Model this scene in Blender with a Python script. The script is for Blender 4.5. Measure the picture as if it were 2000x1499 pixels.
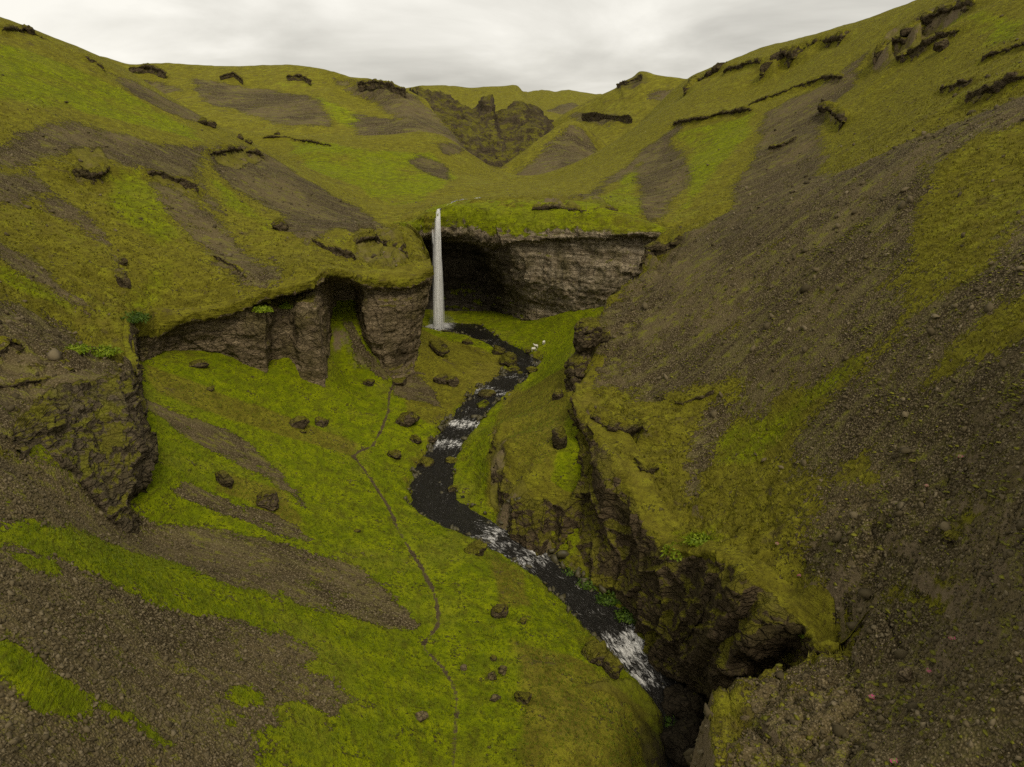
import bpy, math, random
import numpy as np

# ================================================================ camera, sky, sun, exposure
scene = bpy.context.scene
for o in list(bpy.data.objects): bpy.data.objects.remove(o)
col = scene.collection
cam_d = bpy.data.cameras.new('camera'); cam = bpy.data.objects.new('camera', cam_d); col.objects.link(cam)
cam_d.sensor_width = 36.0; cam_d.lens = 24.77; cam_d.clip_start = 0.5; cam_d.clip_end = 20000
cam.location = (0, 0, 0)
cam.rotation_euler = (math.radians(90-18.09), 0, 0)
scene.camera = cam
scene.view_settings.view_transform = 'Standard'; scene.view_settings.look = 'None'
scene.view_settings.gamma = 1.0; scene.view_settings.exposure = 0.46
scene.view_settings.use_curve_mapping = False
scene.cycles.use_denoising = False; scene.cycles.max_bounces = 5; scene.cycles.transparent_max_bounces = 16

SUN_EL, SUN_AZ = math.radians(48), math.radians(160)
world = bpy.data.worlds.new('World'); scene.world = world; world.use_nodes = True
wn = world.node_tree.nodes; wl = world.node_tree.links; wn.clear()
def wnode(t, **k):
    n = wn.new(t)
    for a, b in k.items(): setattr(n, a, b)
    return n
w_out = wnode('ShaderNodeOutputWorld'); w_bg = wnode('ShaderNodeBackground')
w_sky = wnode('ShaderNodeTexSky', sky_type='NISHITA', sun_disc=False)
w_sky.sun_elevation = SUN_EL; w_sky.sun_rotation = SUN_AZ; w_sky.dust_density = 4.0
w_tc = wnode('ShaderNodeTexCoord')
# overcast: a cloud deck seen on a high flat ceiling (direction / height), with thicker and thinner parts
w_sep = wnode('ShaderNodeSeparateXYZ'); wl.new(w_tc.outputs['Generated'], w_sep.inputs[0])
w_mx = wnode('ShaderNodeMath', operation='ABSOLUTE'); wl.new(w_sep.outputs['Z'], w_mx.inputs[0])
w_ad = wnode('ShaderNodeMath', operation='ADD'); wl.new(w_mx.outputs[0], w_ad.inputs[0]); w_ad.inputs[1].default_value = 0.16
w_dv = wnode('ShaderNodeVectorMath', operation='DIVIDE'); wl.new(w_tc.outputs['Generated'], w_dv.inputs[0])
w_cb = wnode('ShaderNodeCombineXYZ')
for i in range(3): wl.new(w_ad.outputs[0], w_cb.inputs[i])
wl.new(w_cb.outputs[0], w_dv.inputs[1])
w_n = wnode('ShaderNodeTexNoise'); w_n.inputs['Scale'].default_value = 0.95; w_n.inputs['Detail'].default_value = 7; w_n.inputs['Roughness'].default_value = 0.5; w_n.inputs['Distortion'].default_value = 0.35
w_mp = wnode('ShaderNodeMapping'); w_mp.inputs['Location'].default_value = (3.1, 0.4, 0.0); wl.new(w_dv.outputs[0], w_mp.inputs[0]); wl.new(w_mp.outputs[0], w_n.inputs['Vector'])
w_r = wnode('ShaderNodeValToRGB'); wl.new(w_n.outputs['Fac'], w_r.inputs[0])
w_r.color_ramp.elements[0].position = 0.34; w_r.color_ramp.elements[0].color = (0.40, 0.385, 0.345, 1)
w_r.color_ramp.elements[1].position = 0.66; w_r.color_ramp.elements[1].color = (0.76, 0.735, 0.67, 1)
e = w_r.color_ramp.elements.new(0.5); e.color = (0.57, 0.55, 0.495, 1)
w_sc = wnode('ShaderNodeMix', data_type='RGBA'); w_sc.inputs[0].default_value = 0.93   # the sky behind the deck barely shows
w_sm = wnode('ShaderNodeVectorMath', operation='SCALE'); w_sm.inputs['Scale'].default_value = 0.06
wl.new(w_sky.outputs[0], w_sm.inputs[0]); wl.new(w_sm.outputs[0], w_sc.inputs[6]); wl.new(w_r.outputs[0], w_sc.inputs[7])
wl.new(w_sc.outputs[2], w_bg.inputs[0]); w_bg.inputs[1].default_value = 1.0
wl.new(w_bg.outputs[0], w_out.inputs[0])
sun_d = bpy.data.lights.new('sun', 'SUN'); sun_d.energy = 1.5; sun_d.angle = math.radians(14); sun_d.color = (1.0, 0.90, 0.72)
sun = bpy.data.objects.new('sun', sun_d); col.objects.link(sun)
sun.rotation_euler = (math.radians(42), 0, math.radians(20))

# ================================================================ measured spot heights and outlines, metres, camera at the origin
LOW = [(-20.62,178.55,-42.75),(-17.03,178.55,-42.75),(-12.58,177.63,-42.8),(-8.39,172.78,-42.95),(-4.36,166.18,-43.35),(0.6,158.68,-43.85),(4.03,152.24,-44.45),(0,143.33,-45.25),(-4.67,135.24,-45.95),(-7.39,127.25,-46.55),(-9.6,119.44,-47.15),(-11.53,110.78,-47.75),(-12.9,102.33,-48.25),(-11.59,92.93,-48.75),(-6.87,88.41,-49.35),(-1.05,84.72,-49.95),(3.36,80.51,-50.65),(7.34,75.59,-51.35),(10.58,70.44,-52.05),(12.87,65.47,-52.75),(15.18,62.36,-53.55),(17.19,58.66,-54.55),(16.61,53.59,-55.35),(14.99,46.16,-56.75),(12.89,36.57,-58.25),(-4.68,43.4,-46),(-4.82,50.07,-46.5),(-7.95,57.56,-46.9),(-7.83,62.71,-47.2),(-10.71,73.16,-47.1),(-15.95,84.36,-46.4),(-20.67,93.63,-45.2),(-24.49,99.87,-44.3),(-22.06,110.71,-44.4),(-23.31,126.44,-43.4),(-23.16,131.87,-42.6),(-17.72,136.89,-42.8),(0,44.34,-47),(4.21,45.28,-48),(8.07,48.88,-49),(10.19,47.64,-50.5),(6.51,56.44,-49),(9.51,60.05,-50.2),(3.45,67.18,-49.2),(0,74.69,-48.8),(-4.56,78.52,-48.3),(-2.11,60.75,-47.6),(0,53.26,-47.4),(-7.44,82.12,-48.2),(-12.98,88.74,-48),(-16.62,99.09,-47.4),(-16.98,107.59,-46.8),(-14.53,116.19,-46.6),(-12.81,127.66,-45.9),(-10.34,134.87,-45.2),(-15.16,131.89,-44.2),(-17.04,122.36,-45),(-5.52,145.24,-44.6),(-11.41,151.05,-43.4),(-15.02,155.91,-42.6),(-19.77,162.96,-42),(-22.38,168.45,-41.6),(-2.28,150.28,-44.6),(-25.55,78.57,-42.5),(-32.05,79.84,-39.6),(-38.5,80.94,-36.6),(-43.02,78.09,-33.3),(-50.11,93.39,-31.3),(-46.79,98.47,-33),(-40.26,100.06,-36.8),(-33.83,98.17,-40.2),(-31.88,114.97,-40.4),(-27.02,94.65,-42.8),(-26.89,115.83,-42.6),(-30.49,129.24,-40.2),(-37.73,111.89,-37.5),(-45.74,109.53,-33.2),(-55.38,108.5,-29.82),(-54.06,110.5,-30.28),(-48.79,114,-31.68),(-44.4,114,-33.83),(-41.64,114.2,-34.8),(-42.29,119,-34.47),(-38.49,119,-34.19),(-35.96,118,-37.18),(-33.02,118,-38.59),(-33.58,131,-36.61),(-34.87,128.5,-35.91),(-33.2,133,-32.03),(-33.58,137,-28.85),(-32.89,140,-26.87),(-29.63,131,-36.61),(-24.61,134,-40.4),(-22.16,136,-40.36),(-20.21,137,-39.9),(-19.42,140,-39.13),(-56.84,104,-29.07),(-52.76,95,-30.31),(-38.74,63.5,-34.52),(-39.78,69,-33.61),(-48.25,86,-31.63),(-35.97,43.8,-25.3),(-31.68,37.5,-25.6),(-27.67,31.46,-26.3),(-23.69,25.47,-27),(-19.64,19.28,-28),(-36.64,52.76,-29.5),(-34.99,53,-31.6),(-27.64,39.82,-31.2),(-22.46,30.19,-32),(-28.94,57.54,-37.6),(-23.7,45.16,-36.8),(-19.48,34.91,-37),(-20.6,60.65,-42.6),(-17.59,50,-41.8),(-14.49,38.96,-41.3),(-10.61,61.65,-46.4),(-17.59,70.33,-44.6),(-12.51,46.12,-43.6),(-28.47,69.17,-40.6),(-11.92,29.26,-42.5),(-3.26,32.02,-46.5),(3.37,33.05,-48),(-42.39,44,-21.82),(-40.97,36,-19.47),(-30.38,28,-26.47),(-24.88,18,-23.65),(-18.5,192.03,-42.6),(-11.44,193.1,-42.4),(-2.74,184.39,-42.3),(0,176.06,-42.4),(6.25,167.41,-41.6),(6.96,153.86,-43),(9.75,143.39,-41.2),(12.19,163.6,-39.4),(6.75,182.51,-39.8),(2.82,190.93,-40.2),(6.37,139.52,-43.4),(2.01,130.52,-44.8),(-1.92,123.99,-45.6),(-3.68,118.16,-46.4),(-8.35,105.14,-48),(-5.46,97.18,-48.2),(-2.96,91.41,-48.2),(-7.36,96.26,-48.6),(13.85,167,-36.67),(19.76,162,-34.72),(23.33,158,-33.27),(8.47,110,-38.65),(6.62,93.5,-39.87),(7.7,87,-43.92),(3.53,114,-41.93),(0,105,-43),(-1.68,108,-42.41),(2.22,93.5,-42.28),(0,88,-44.43),(-2.32,98,-42.63),(7.14,102,-39.2),(11.98,122,-35.05),(15.09,135,-32.51),(0.14,85.22,-49.7),(3.99,79.71,-50.7),(-1.83,89.85,-48.6),(4.19,86,-46.52),(2.09,85,-49.1),(-43.09,56.3,-24.49),(-41.74,59.3,-26.3),(-39.24,52,-25.79),(-40.93,61,-29.18),(-39.31,54,-28.23),(-39.24,61.5,-33.26),(-42.02,53,-23.97),(-41.86,48,-21.71),(40,100,-44),(45,60,-46),(40,40,-48),(20,20,-56),(10,0,-57),(-20,0,-45),(-45,0,-28),(0,-40,-52),(-60,-40,-28),(30,-40,-52),(60,150,-36),(0,200,-42),(-30,200,-40),(-60,130,-28)]
UP = [(-147.01,225,37.31),(-142.19,235,34.52),(-140.62,250,32.24),(-139.35,262,30.14),(-123.39,262,20.94),(-100.2,245,10),(-88.12,238,5.43),(-74.83,226,1.04),(-59.71,214,-6.39),(-45.76,203,-12.23),(-34.07,192,-16.19),(-27.47,184,-16.41),(-119.72,180,20.49),(-102.8,152,9.77),(-89.81,130,0),(-74.23,104,-10.58),(-60.54,82,-17.27),(-52.39,69,-20.91),(-47.2,61,-22.43),(-42.02,53,-23.97),(-38.21,47,-25.42),(-80.83,90,0),(-57.59,60,-12.63),(-43.29,42,-18.99),(-127.85,150,23.37),(-37.56,42,-22.72),(-102.8,190,12.21),(-84,152,0),(-73.42,130,-8.72),(-65.25,113,-15.51),(-57.89,98,-20.63),(-53.06,83,-22.55),(-55.24,98,-22.11),(-53.78,80,-19.88),(-49.2,72,-21.82),(-44.58,61,-23.44),(-42.27,57,-24.79),(-75.44,182,0),(-63.54,150,-10.07),(-55.43,128,-17.56),(-54.34,114,-21.45),(-55.3,107,-22.53),(-47.22,115,-21.64),(-58.24,165,-11.07),(-48.36,134,-18.39),(-41.6,119,-19.77),(-45.48,160,-14.05),(-39.27,136,-18.66),(-34.29,121,-19.22),(-34.19,160,-15.16),(-30.75,142,-19.49),(-26.15,152,-17.61),(-22.23,140,-19.21),(-25.94,135,-20.47),(-18.21,140,-19.71),(-32.23,127,-19.26),(-29.28,130,-20.65),(-18.36,150,-19.51),(-24.5,172,-16.3),(-45.71,75,-23.63),(-45.79,81,-25.52),(-48.76,84,-23.48),(-49.08,88,-27.72),(-46.09,71,-22.94),(-21.69,180,-14.31),(-18.31,181,-13.39),(-14.54,182,-12.96),(-19.95,195,-12.82),(-18.18,215,-13.25),(-26.93,190,-15.1),(-8.99,182,-12.21),(-5.09,180,-12.7),(0,177,-12.49),(7.38,174,-12.27),(13.29,171,-12.06),(20.09,167,-12.35),(24.18,162,-14.23),(28.69,158,-14.98),(-6.9,196,-11.54),(6.68,190,-10.41),(19.53,185,-10.52),(25.1,178,-11.34),(2.1,300,-10.36),(-6.74,240,-12.01),(-15.83,225,-12.79),(0,235,-11.29),(-104.06,330,7.74),(-82.66,335,8.08),(-59.73,335,7.43),(-29.88,335,6.99),(-17.96,325,0),(-6.51,312,-7.23),(-77.37,280,0),(-56.2,270,-3.56),(-50.39,240,-9.58),(-38.24,275,-5.45),(-33.66,240,-11.2),(-29.93,212,-14.23),(-25.76,285,-5.65),(-17.85,255,-10.18),(-42.45,215,-13.69),(-117.41,330,9.66),(16.2,290,-9.62),(12.63,225,-10.8),(97.02,420,39.56),(106.6,400,43.57),(115.31,370,45.48),(121.17,340,46.5),(126.35,320,46.44),(132.77,290,47.24),(136.04,262,48.49),(139.07,240,49.94),(141.94,222,50.6),(150.63,185,52.87),(88.9,400,30.73),(63.77,360,15.15),(46.73,340,5.55),(21.55,310,-6.15),(59.34,290,11.28),(51.81,250,0),(34.76,250,-4.96),(35.14,200,-10.69),(36.59,172,-13.91),(22.62,215,-10.03),(64.38,270,11.37),(76.33,250,13.7),(88.23,262,20.13),(97.98,245,26.39),(104.33,225,28.33),(107.75,205,30.73),(106,180,29.11),(107.53,165,28.62),(60.93,210,0),(46.59,165,-11.07),(37.39,150,-14.22),(34.74,157,-15.98),(65.63,190,0),(54.71,155,-10.4),(83.54,205,10.59),(70.46,170,0),(85.22,180,11.57),(72.07,150,2.94),(88.18,155,14.79),(72.31,125,5.66),(85.14,128,14.57),(74.08,110,8.45),(62.78,150,-4.48),(68.52,125,3.09),(16.57,125,-25.38),(24.16,133,-21.13),(33.11,140,-16.02),(39.23,138,-12.12),(46.44,132,-7.5),(52.79,126,-4.18),(61.48,112,2.34),(68.81,102,7.33),(77.18,90,12.42),(15.07,119,-28.66),(13.78,114,-32.75),(10.36,104,-34.85),(14.55,106,-33.82),(21.29,114,-28.33),(19.69,103,-33.69),(32.7,112,-19.43),(30.47,102,-25.35),(28.14,92,-30.09),(44.97,105,-10.69),(39.43,89,-18.74),(36.27,80,-22.99),(53.63,96,-3.19),(46.77,81,-11.11),(41.23,69,-17.15),(62.88,92,2.99),(53.65,76,-5.1),(45.99,63,-10.93),(40.05,53,-15.23),(51.61,55,-7.55),(34.01,33,-14.92),(15.01,97,-35.67),(17.92,88,-36.03),(19.12,80,-37.57),(19.58,73,-39.48),(26.32,84,-34.4),(23.76,74,-36.7),(22.42,65,-37.55),(30.15,77,-31.53),(26.01,64,-34.62),(23.36,58.5,-36.54),(32.43,69,-28.25),(28.78,59,-31.91),(26.41,52.5,-34.3),(25.38,53.5,-37.05),(33.3,60,-27.13),(29.1,50.5,-29.64),(26.97,45,-32.96),(35.04,52,-23.51),(30.48,43,-27.27),(34.09,43,-19.44),(30.02,36,-22.83),(26.82,30.5,-25.5),(24.18,26,-27.56),(16.24,86,-36.67),(13.33,82,-37.08),(14.88,75,-39.55),(16.64,69.5,-41.44),(18.17,64.5,-39.37),(19.94,60,-37.19),(21.4,55.5,-36.26),(23.91,52,-37.04),(25.02,49,-37.89),(25.63,46,-36.61),(23.74,45.5,-36.03),(21.81,44.5,-36.35),(18.37,43.3,-37.03),(14.91,42.5,-37.13),(13.82,39,-36.87),(12.64,34.5,-36.57),(17.63,39,-36.87),(21.4,40,-35.6),(25.24,41,-34.28),(26.91,36,-30.1),(16.04,34.5,-36.57),(20.51,31.5,-33.39),(22.53,28.5,-30.21),(11.45,29,-38.1),(17.11,24,-34.86),(20.37,20,-29.05),(-179.48,265.5,31.31),(-170.44,309.16,24.14),(-124.23,289.1,4),(-94.3,266.68,-4.96),(-215.82,326.25,15.31),(-206.86,362.5,10.24),(-114.47,363,3.74),(-135.28,429,-12.26),(-65.71,368.5,3.43),(-77.65,435.5,-12.57),(-32.87,368.5,2.99),(-38.84,435.5,-13.01),(-7.17,343.2,-11.23),(-8.47,405.6,-27.23),(114.57,470.4,35.56),(155.53,567,14.56),(135.61,414.4,41.48),(182.96,499.5,20.48),(148.3,358.4,42.44),(199.52,432,21.44),(159.45,293.44,44.49),(214.06,353.7,23.49),(166.23,248.64,46.6),(222.91,299.7,25.6),(20,360,-14),(40,420,-14),(0,470,-14),(80,500,-12),(-60,500,-12),(45,0,-22),(45,-40,-22),(25,0,-34),(-70,0,-8),(-70,-40,-8),(90,0,6),(-140,0,25),(150,0,30),(-190,140,40),(200,150,60),(300,0,60),(-300,0,60)]
RIVER = [(-20.62,178.55,-43,2.4),(-17.03,178.55,-43,4.6),(-12.58,177.63,-43.05,5.2),(-8.39,172.78,-43.2,3.44),(-4.36,166.18,-43.6,2.13),(0.6,158.68,-44.1,1.97),(4.03,152.24,-44.7,2.46),(0,143.33,-45.5,2.95),(-4.67,135.24,-46.2,2.95),(-7.39,127.25,-46.8,2.95),(-9.6,119.44,-47.4,2.71),(-11.53,110.78,-48,2.46),(-12.9,102.33,-48.5,2.95),(-11.59,92.93,-49,3.28),(-6.87,88.41,-49.6,2.95),(-1.05,84.72,-50.2,2.46),(3.36,80.51,-50.9,2.38),(7.34,75.59,-51.6,2.46),(10.58,70.44,-52.3,2.46),(12.87,65.47,-53,2.46),(15.18,62.36,-53.8,1.97),(17.19,58.66,-54.8,1.8),(16.61,53.59,-55.6,1.8),(14.99,46.16,-57,1.97),(12.89,36.57,-58.5,2.13)]
PATH = [(-4.68,43.4,-46),(-4.77,46.62,-46.2),(-4.82,50.07,-46.5),(-5.46,53.46,-46.7),(-6.56,55.63,-46.8),(-7.95,57.56,-46.9),(-8.85,58.8,-46.8),(-8.5,60.66,-46.9),(-7.83,62.71,-47.2),(-8.01,65.03,-47.3),(-8.96,68.79,-47.3),(-10.71,73.16,-47.1),(-12.73,76.84,-46.9),(-14.74,80.85,-46.7),(-15.95,84.36,-46.4),(-17.2,87.43,-46.1),(-18.94,90.52,-45.7),(-20.67,93.63,-45.2),(-22.96,97.69,-44.6),(-24.49,99.87,-44.3),(-24.11,101.84,-44.3),(-22.49,105.17,-44.4),(-22.06,110.71,-44.4),(-22.28,118.85,-44.2),(-23.31,126.44,-43.4),(-23.16,131.87,-42.6),(-20.51,134.53,-42.6),(-17.72,136.89,-42.8)]
RIM = [(-37.33,30),(-41.79,43),(-38.66,47.5),(-43.39,57),(-45.19,65),(-45.17,69.5),(-44.53,73),(-43.75,75.5),(-44.76,79.5),(-47.86,86),(-51.74,93),(-54.3,99),(-54.9,106),(-51.87,108),(-45.89,111),(-41.98,112),(-40.09,113),(-37.01,115.5),(-35.76,116.5),(-33.12,118),(-32.87,120.5),(-32.42,124),(-31.11,126),(-28.88,128),(-27.55,129.5),(-24.94,130.5),(-21.3,131.5),(-17.76,134),(-15.87,137.5),(-17.22,147),(-19.76,158),(-24.4,173),(-21.57,180),(-18.37,181.5),(-14.54,182),(-9.98,181),(-6.1,179.5),(-1.01,177.5),(6.19,174.5),(13.31,170.5),(20.11,166.5),(24.61,163),(28.84,160.5),(32.99,154),(24.37,134),(16.89,126),(14.04,119),(13.02,114.5),(9.48,103),(9.71,96.5),(11.57,89),(13.39,82),(15.04,75.5),(16.81,70),(18.37,65),(20.15,60.5),(21.64,56),(24.19,52.5),(25.44,49.5),(23.97,45.8),(21.86,44.6),(18.41,43.4),(14.98,42.6),(13.75,39),(12.61,34.5),(11.45,29),(10,0),(8,-40),(-80,-40),(-75,0)]
OPEN_RIM = [(25.63,46),(23.97,45.8),(21.86,44.6),(18.41,43.4),(14.98,42.6),(13.75,39),(12.61,34.5),(11.45,29),(10,0)]
OPEN_RIM2 = [(32.99,154),(24.37,134),(16.89,126),(14.04,119),(13.02,114.5)]
CLIFFS = {'left': [
 [(-58.51,104,-21.9),(-58.02,103,-24.81),(-58.02,103.15,-26.31),(-58.89,105,-26.99),(-58.8,105,-26.9),(-59.48,106,-28.8),(-59.59,106,-30.46),(-60,106,-33.82),(-60,106.6,-38.82)],
 [(-54.49,100,-21.06),(-54.15,99,-23.84),(-54.15,99.15,-25.34),(-54.98,101,-25.99),(-54.35,100,-25.62),(-55.07,101,-27.44),(-55.1,101,-29.02),(-55.63,101,-32.22),(-55.63,101.6,-37.22)],
 [(-55.3,107,-22.53),(-54.38,105,-25.29),(-54.38,105.15,-26.79),(-56.83,110,-27.67),(-55.05,107,-27),(-55.01,107.5,-28.37),(-55.14,108,-29.76),(-55.46,108,-31.88),(-55.46,108.6,-36.88)],
 [(-52.55,110,-21.52),(-51.39,107,-23.9),(-51.39,107.15,-25.4),(-53.64,112,-26.19),(-52.54,109,-25.59),(-53.28,109.5,-28.05),(-53.81,110,-30.14),(-54.16,110,-32.47),(-54.16,110.6,-37.47)],
 [(-46.3,113,-20.43),(-45.48,110,-23.16),(-45.48,110.15,-24.66),(-47.61,115,-25.23),(-46.6,112,-24.59),(-47.53,112.5,-28.39),(-48.58,113.5,-31.54),(-48.67,113,-33.8),(-48.67,113.6,-38.8)],
 [(-42.76,115,-19.53),(-41.61,111,-21.71),(-41.61,111.15,-23.21),(-43.96,117,-24.26),(-42.17,112,-23.58),(-42.93,112,-28.69),(-44.21,113.5,-33.68),(-44.31,113,-36.05),(-44.31,113.6,-41.05)],
 [(-40.84,116,-18.85),(-39.73,112,-20.91),(-39.73,112.15,-22.41),(-41.8,118,-23.58),(-39.89,112,-23.92),(-40.29,112,-29.13),(-41.42,113.6,-34.61),(-41.47,113,-36.96),(-41.47,113.6,-41.96)],
 [(-40.49,118,-18.92),(-38.91,113,-20.93),(-38.91,113.15,-22.43),(-41.09,119,-23.6),(-40.46,117,-24.9),(-41.42,118,-29.32),(-42.14,118.5,-34.51),(-42.31,118,-37.65),(-42.31,118.6,-42.65)],
 [(-38.02,119,-18.65),(-36.53,114,-20.61),(-36.53,114.15,-22.11),(-38.88,121,-23.45),(-37.99,118,-24.84),(-38.24,118.5,-29.45),(-38.33,118.5,-34.05),(-38.53,118,-37.65),(-38.53,118.6,-42.65)],
 [(-36.58,120,-18.63),(-35.3,115,-20.37),(-35.3,115.15,-21.87),(-37.07,121,-23.09),(-36.06,116,-23.56),(-36.3,116,-27.94),(-36.78,117,-35.46),(-36.81,116,-38.88),(-36.81,116.6,-43.88)],
 [(-33.74,121,-17.91),(-32.7,116.5,-19.78),(-32.7,116.65,-21.28),(-34.08,121,-22.38),(-32.98,116,-23.56),(-32.75,116,-28.82),(-33.06,117.5,-38.43),(-32.98,117,-41.11),(-32.98,117.6,-46.11)],
 [(-33.87,125,-17.6),(-32.46,119,-19.34),(-32.46,119.15,-20.84),(-33.85,124,-22.01),(-33.51,121,-24.57),(-33.44,121,-30.07),(-33.37,121,-38.12),(-33.39,121,-40.55),(-33.39,121.6,-45.55)],
 [(-33.26,128,-17.56),(-31.88,122,-18.94),(-31.88,122.15,-20.44),(-34.12,130,-22.58),(-34.32,128,-25.99),(-34.34,128,-30.83),(-34.55,128,-35.77),(-34.79,128,-38.8),(-34.79,128.6,-43.8)],
 [(-31.9,130,-17.84),(-30.6,124,-19.25),(-30.6,124.15,-20.75),(-33.22,134,-23.25),(-34.56,138,-28.02),(-35.48,138,-33.23),(-35.37,138,-38.57),(-35.62,138,-41.83),(-35.62,138.6,-46.83)],
 [(-29.6,132,-19.06),(-28.42,126,-20.48),(-28.42,126.15,-21.98),(-30.79,136,-24.29),(-31.74,139,-28.23),(-31.44,137,-32.99),(-30.53,135,-37.73),(-30.01,134,-40.62),(-30.01,134.6,-45.62)],
 [(-28.41,133,-19.69),(-27.23,128,-21.45),(-27.23,128.15,-22.95),(-27.99,131,-24.19),(-28.44,131,-27.58),(-27.99,131.5,-32.68),(-26.66,133,-38.74),(-26.15,132,-41.59),(-26.15,132.6,-46.59)],
 [(-25.72,134,-19.83),(-24.65,129,-22),(-24.65,129.15,-23.5),(-25.12,131,-24.38),(-25.44,130.5,-27.48),(-25.01,131,-33.56),(-24.42,133,-40.1),(-24.19,132,-42.64),(-24.19,132.6,-47.64)],
 [(-21.97,135,-19.49),(-21.06,130,-22.36),(-21.06,130.15,-23.86),(-21.45,132,-24.56),(-21.67,131,-27.58),(-21.69,132,-32.8),(-21.91,134.5,-39.92),(-21.61,133,-42.43),(-21.61,133.6,-47.43)],
 [(-18.45,138,-19.43),(-17.56,132.5,-22.02),(-17.56,132.65,-23.52),(-17.82,134,-24.24),(-18.53,133.5,-28.11),(-19.42,134,-33.3),(-20.06,136,-39.61),(-19.93,135,-41.99),(-19.93,135.6,-46.99)],
 [(-16.6,142,-19.49),(-15.59,136,-21.01),(-15.59,136.15,-22.51),(-15.98,137,-23.76),(-17.2,137,-28.85),(-18.38,137,-32.99),(-19.32,138.5,-38.71),(-19.28,138,-41.83),(-19.28,138.6,-46.83)],
 [(-17.82,150,-19.51),(-17.12,146,-21.29),(-17.12,146.15,-22.79),(-17.58,147,-25.46),(-18.67,147,-30.95),(-19.72,147,-35.4),(-20.59,148,-40.21),(-20.63,148,-43.69),(-20.63,148.6,-48.69)],
 [(-20.63,160,-17.97),(-19.64,157,-19.53),(-19.64,157.15,-21.03),(-20.64,159,-27.5),(-21.74,160,-33.69),(-22.41,160,-38.53),(-23.11,160,-43.47),(-23.21,160,-45.97),(-23.21,160.6,-50.97)],
 [(-25.07,172,-15.34),(-23.38,169,-16.73),(-23.38,169.15,-18.23),(-23.8,170,-23.83),(-24.41,172,-31.1),(-24.64,172,-36.21),(-24.86,172,-41.42),(-24.98,172,-44.06),(-24.98,172.6,-49.06)],
 [(-28.08,184,-15.39),(-27.06,181,-16.9),(-27.06,181.15,-18.4),(-27.89,184,-25.75),(-28.88,188,-33.99),(-29.15,188,-39.58),(-29.42,188,-45.28),(-29.56,188,-48.16),(-29.56,188.6,-53.16)]],
'falls': [
 [(-30.96,188,-15.86),(-29.98,183,-17.34),(-30.12,183,-20.17),(-31.29,188,-22.05),(-31.55,190,-31.57),(-31.32,190,-43.59),(-31.5,190,-47.21),(-31.5,190.6,-52.21)],
 [(-25.9,178,-15.01),(-24.5,172,-16.3),(-24.62,172,-18.96),(-26.66,184,-21.58),(-26.56,187,-31.07),(-25.69,187,-42.9),(-25.84,187,-46.47),(-25.84,187.6,-51.47)],
 [(-23.27,188,-13.65),(-21.58,179,-14.48),(-21.46,178.5,-19.67),(-23.39,194,-23.03),(-23.91,199,-33.06),(-23.62,199,-44.9),(-23.78,199,-49.45),(-23.78,199.6,-54.45)],
 [(-19.65,192,-12.62),(-18.27,180.5,-13.48),(-18.29,180,-19.84),(-20.19,198,-23.92),(-20.78,204,-33.15),(-20.85,204,-45.1),(-21.03,204,-50.69),(-21.03,204.6,-55.69)],
 [(-15.57,192,-12.23),(-14.46,181,-13.02),(-14.43,180,-19.84),(-16.02,199,-24.47),(-16.19,206,-33.48),(-15.84,204,-44.18),(-15.98,204,-49.91),(-15.98,204.6,-54.91)],
 [(-10.83,192,-11.96),(-9.93,180,-13.07),(-9.69,178,-20.12),(-10.94,195,-24.81),(-10.35,203,-33.73),(-9.61,200,-42.71),(-9.69,200,-48.17),(-9.69,200.6,-53.17)],
 [(-6.69,190,-11.45),(-6.05,178,-13.41),(-5.65,175,-20.89),(-5.98,184,-25.25),(-4.48,192,-33.31),(-2.8,190,-39.72),(-2.83,190,-44.31),(-2.83,190.6,-49.31)],
 [(-1.32,188,-11.07),(-1,176,-14.24),(-0.62,172,-19.93),(-0.63,174,-21.39),(1.28,176,-29.89),(3.94,178,-36.41),(3.96,178,-40.16),(3.96,178.6,-45.16)],
 [(6.51,185,-10.64),(6.14,173,-14.59),(6.66,169,-18.98),(6.75,171,-20.42),(7.49,171,-29.66),(8.99,174,-36.24),(9.04,174,-39.92),(9.04,174.6,-44.92)],
 [(14.01,181,-10.29),(13.2,169,-14.25),(13.58,165,-18.18),(13.78,167,-19.58),(13.57,166,-28.8),(13.91,168,-36.13),(14,168,-39.82),(14,168.6,-44.82)],
 [(21.07,176,-10.37),(19.93,165,-14.49),(20.03,160,-17.41),(20.33,162,-18.77),(20.21,161,-27.93),(19.87,163,-34.69),(20,163,-38.01),(20,163.6,-43.01)],
 [(25.2,170,-11.41),(24.46,162,-15.35),(24.14,157,-16.86),(24.65,160,-18.31),(24.4,158,-26.25),(24.19,160,-33.09),(24.36,160,-36.71),(24.36,160.6,-41.71)],
 [(29.43,166,-13.43),(28.75,160,-15.72),(28.24,155,-16.32),(28.89,158,-18.31),(28.28,156,-23.65),(28.21,157,-29.55),(28.4,157,-33.06),(28.4,157.6,-38.06)],
 [(35.25,160,-14.05),(34.3,155,-15.78),(33.94,152,-16.75),(34.26,153,-18.27),(33.54,152,-21.95),(33.29,152,-26.37),(33.51,152,-29.73),(33.51,152.6,-34.73)]],
'gorge': [
 [(17.79,118,-32.98),(13.19,116,-34.7),(12.36,116,-36.08),(11.52,116,-37.47),(10.67,116,-38.88),(9.9,117,-40.63),(9.51,117,-43.03),(9.51,117.6,-48.03)],
 [(12.71,104,-33.6),(9.15,101,-34.26),(9.01,101,-35.08),(9.61,102,-36.68),(9.34,102,-38.36),(8.82,101,-39.66),(8.7,101,-41.36),(8.7,101.6,-46.36)],
 [(14.98,97,-34.88),(9.41,95,-34.94),(9.22,95,-36.12),(10.11,96,-38.1),(9.74,94,-39.29),(9.12,92,-41.6),(8.72,91,-43.53),(8.72,91.6,-48.53)],
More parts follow.
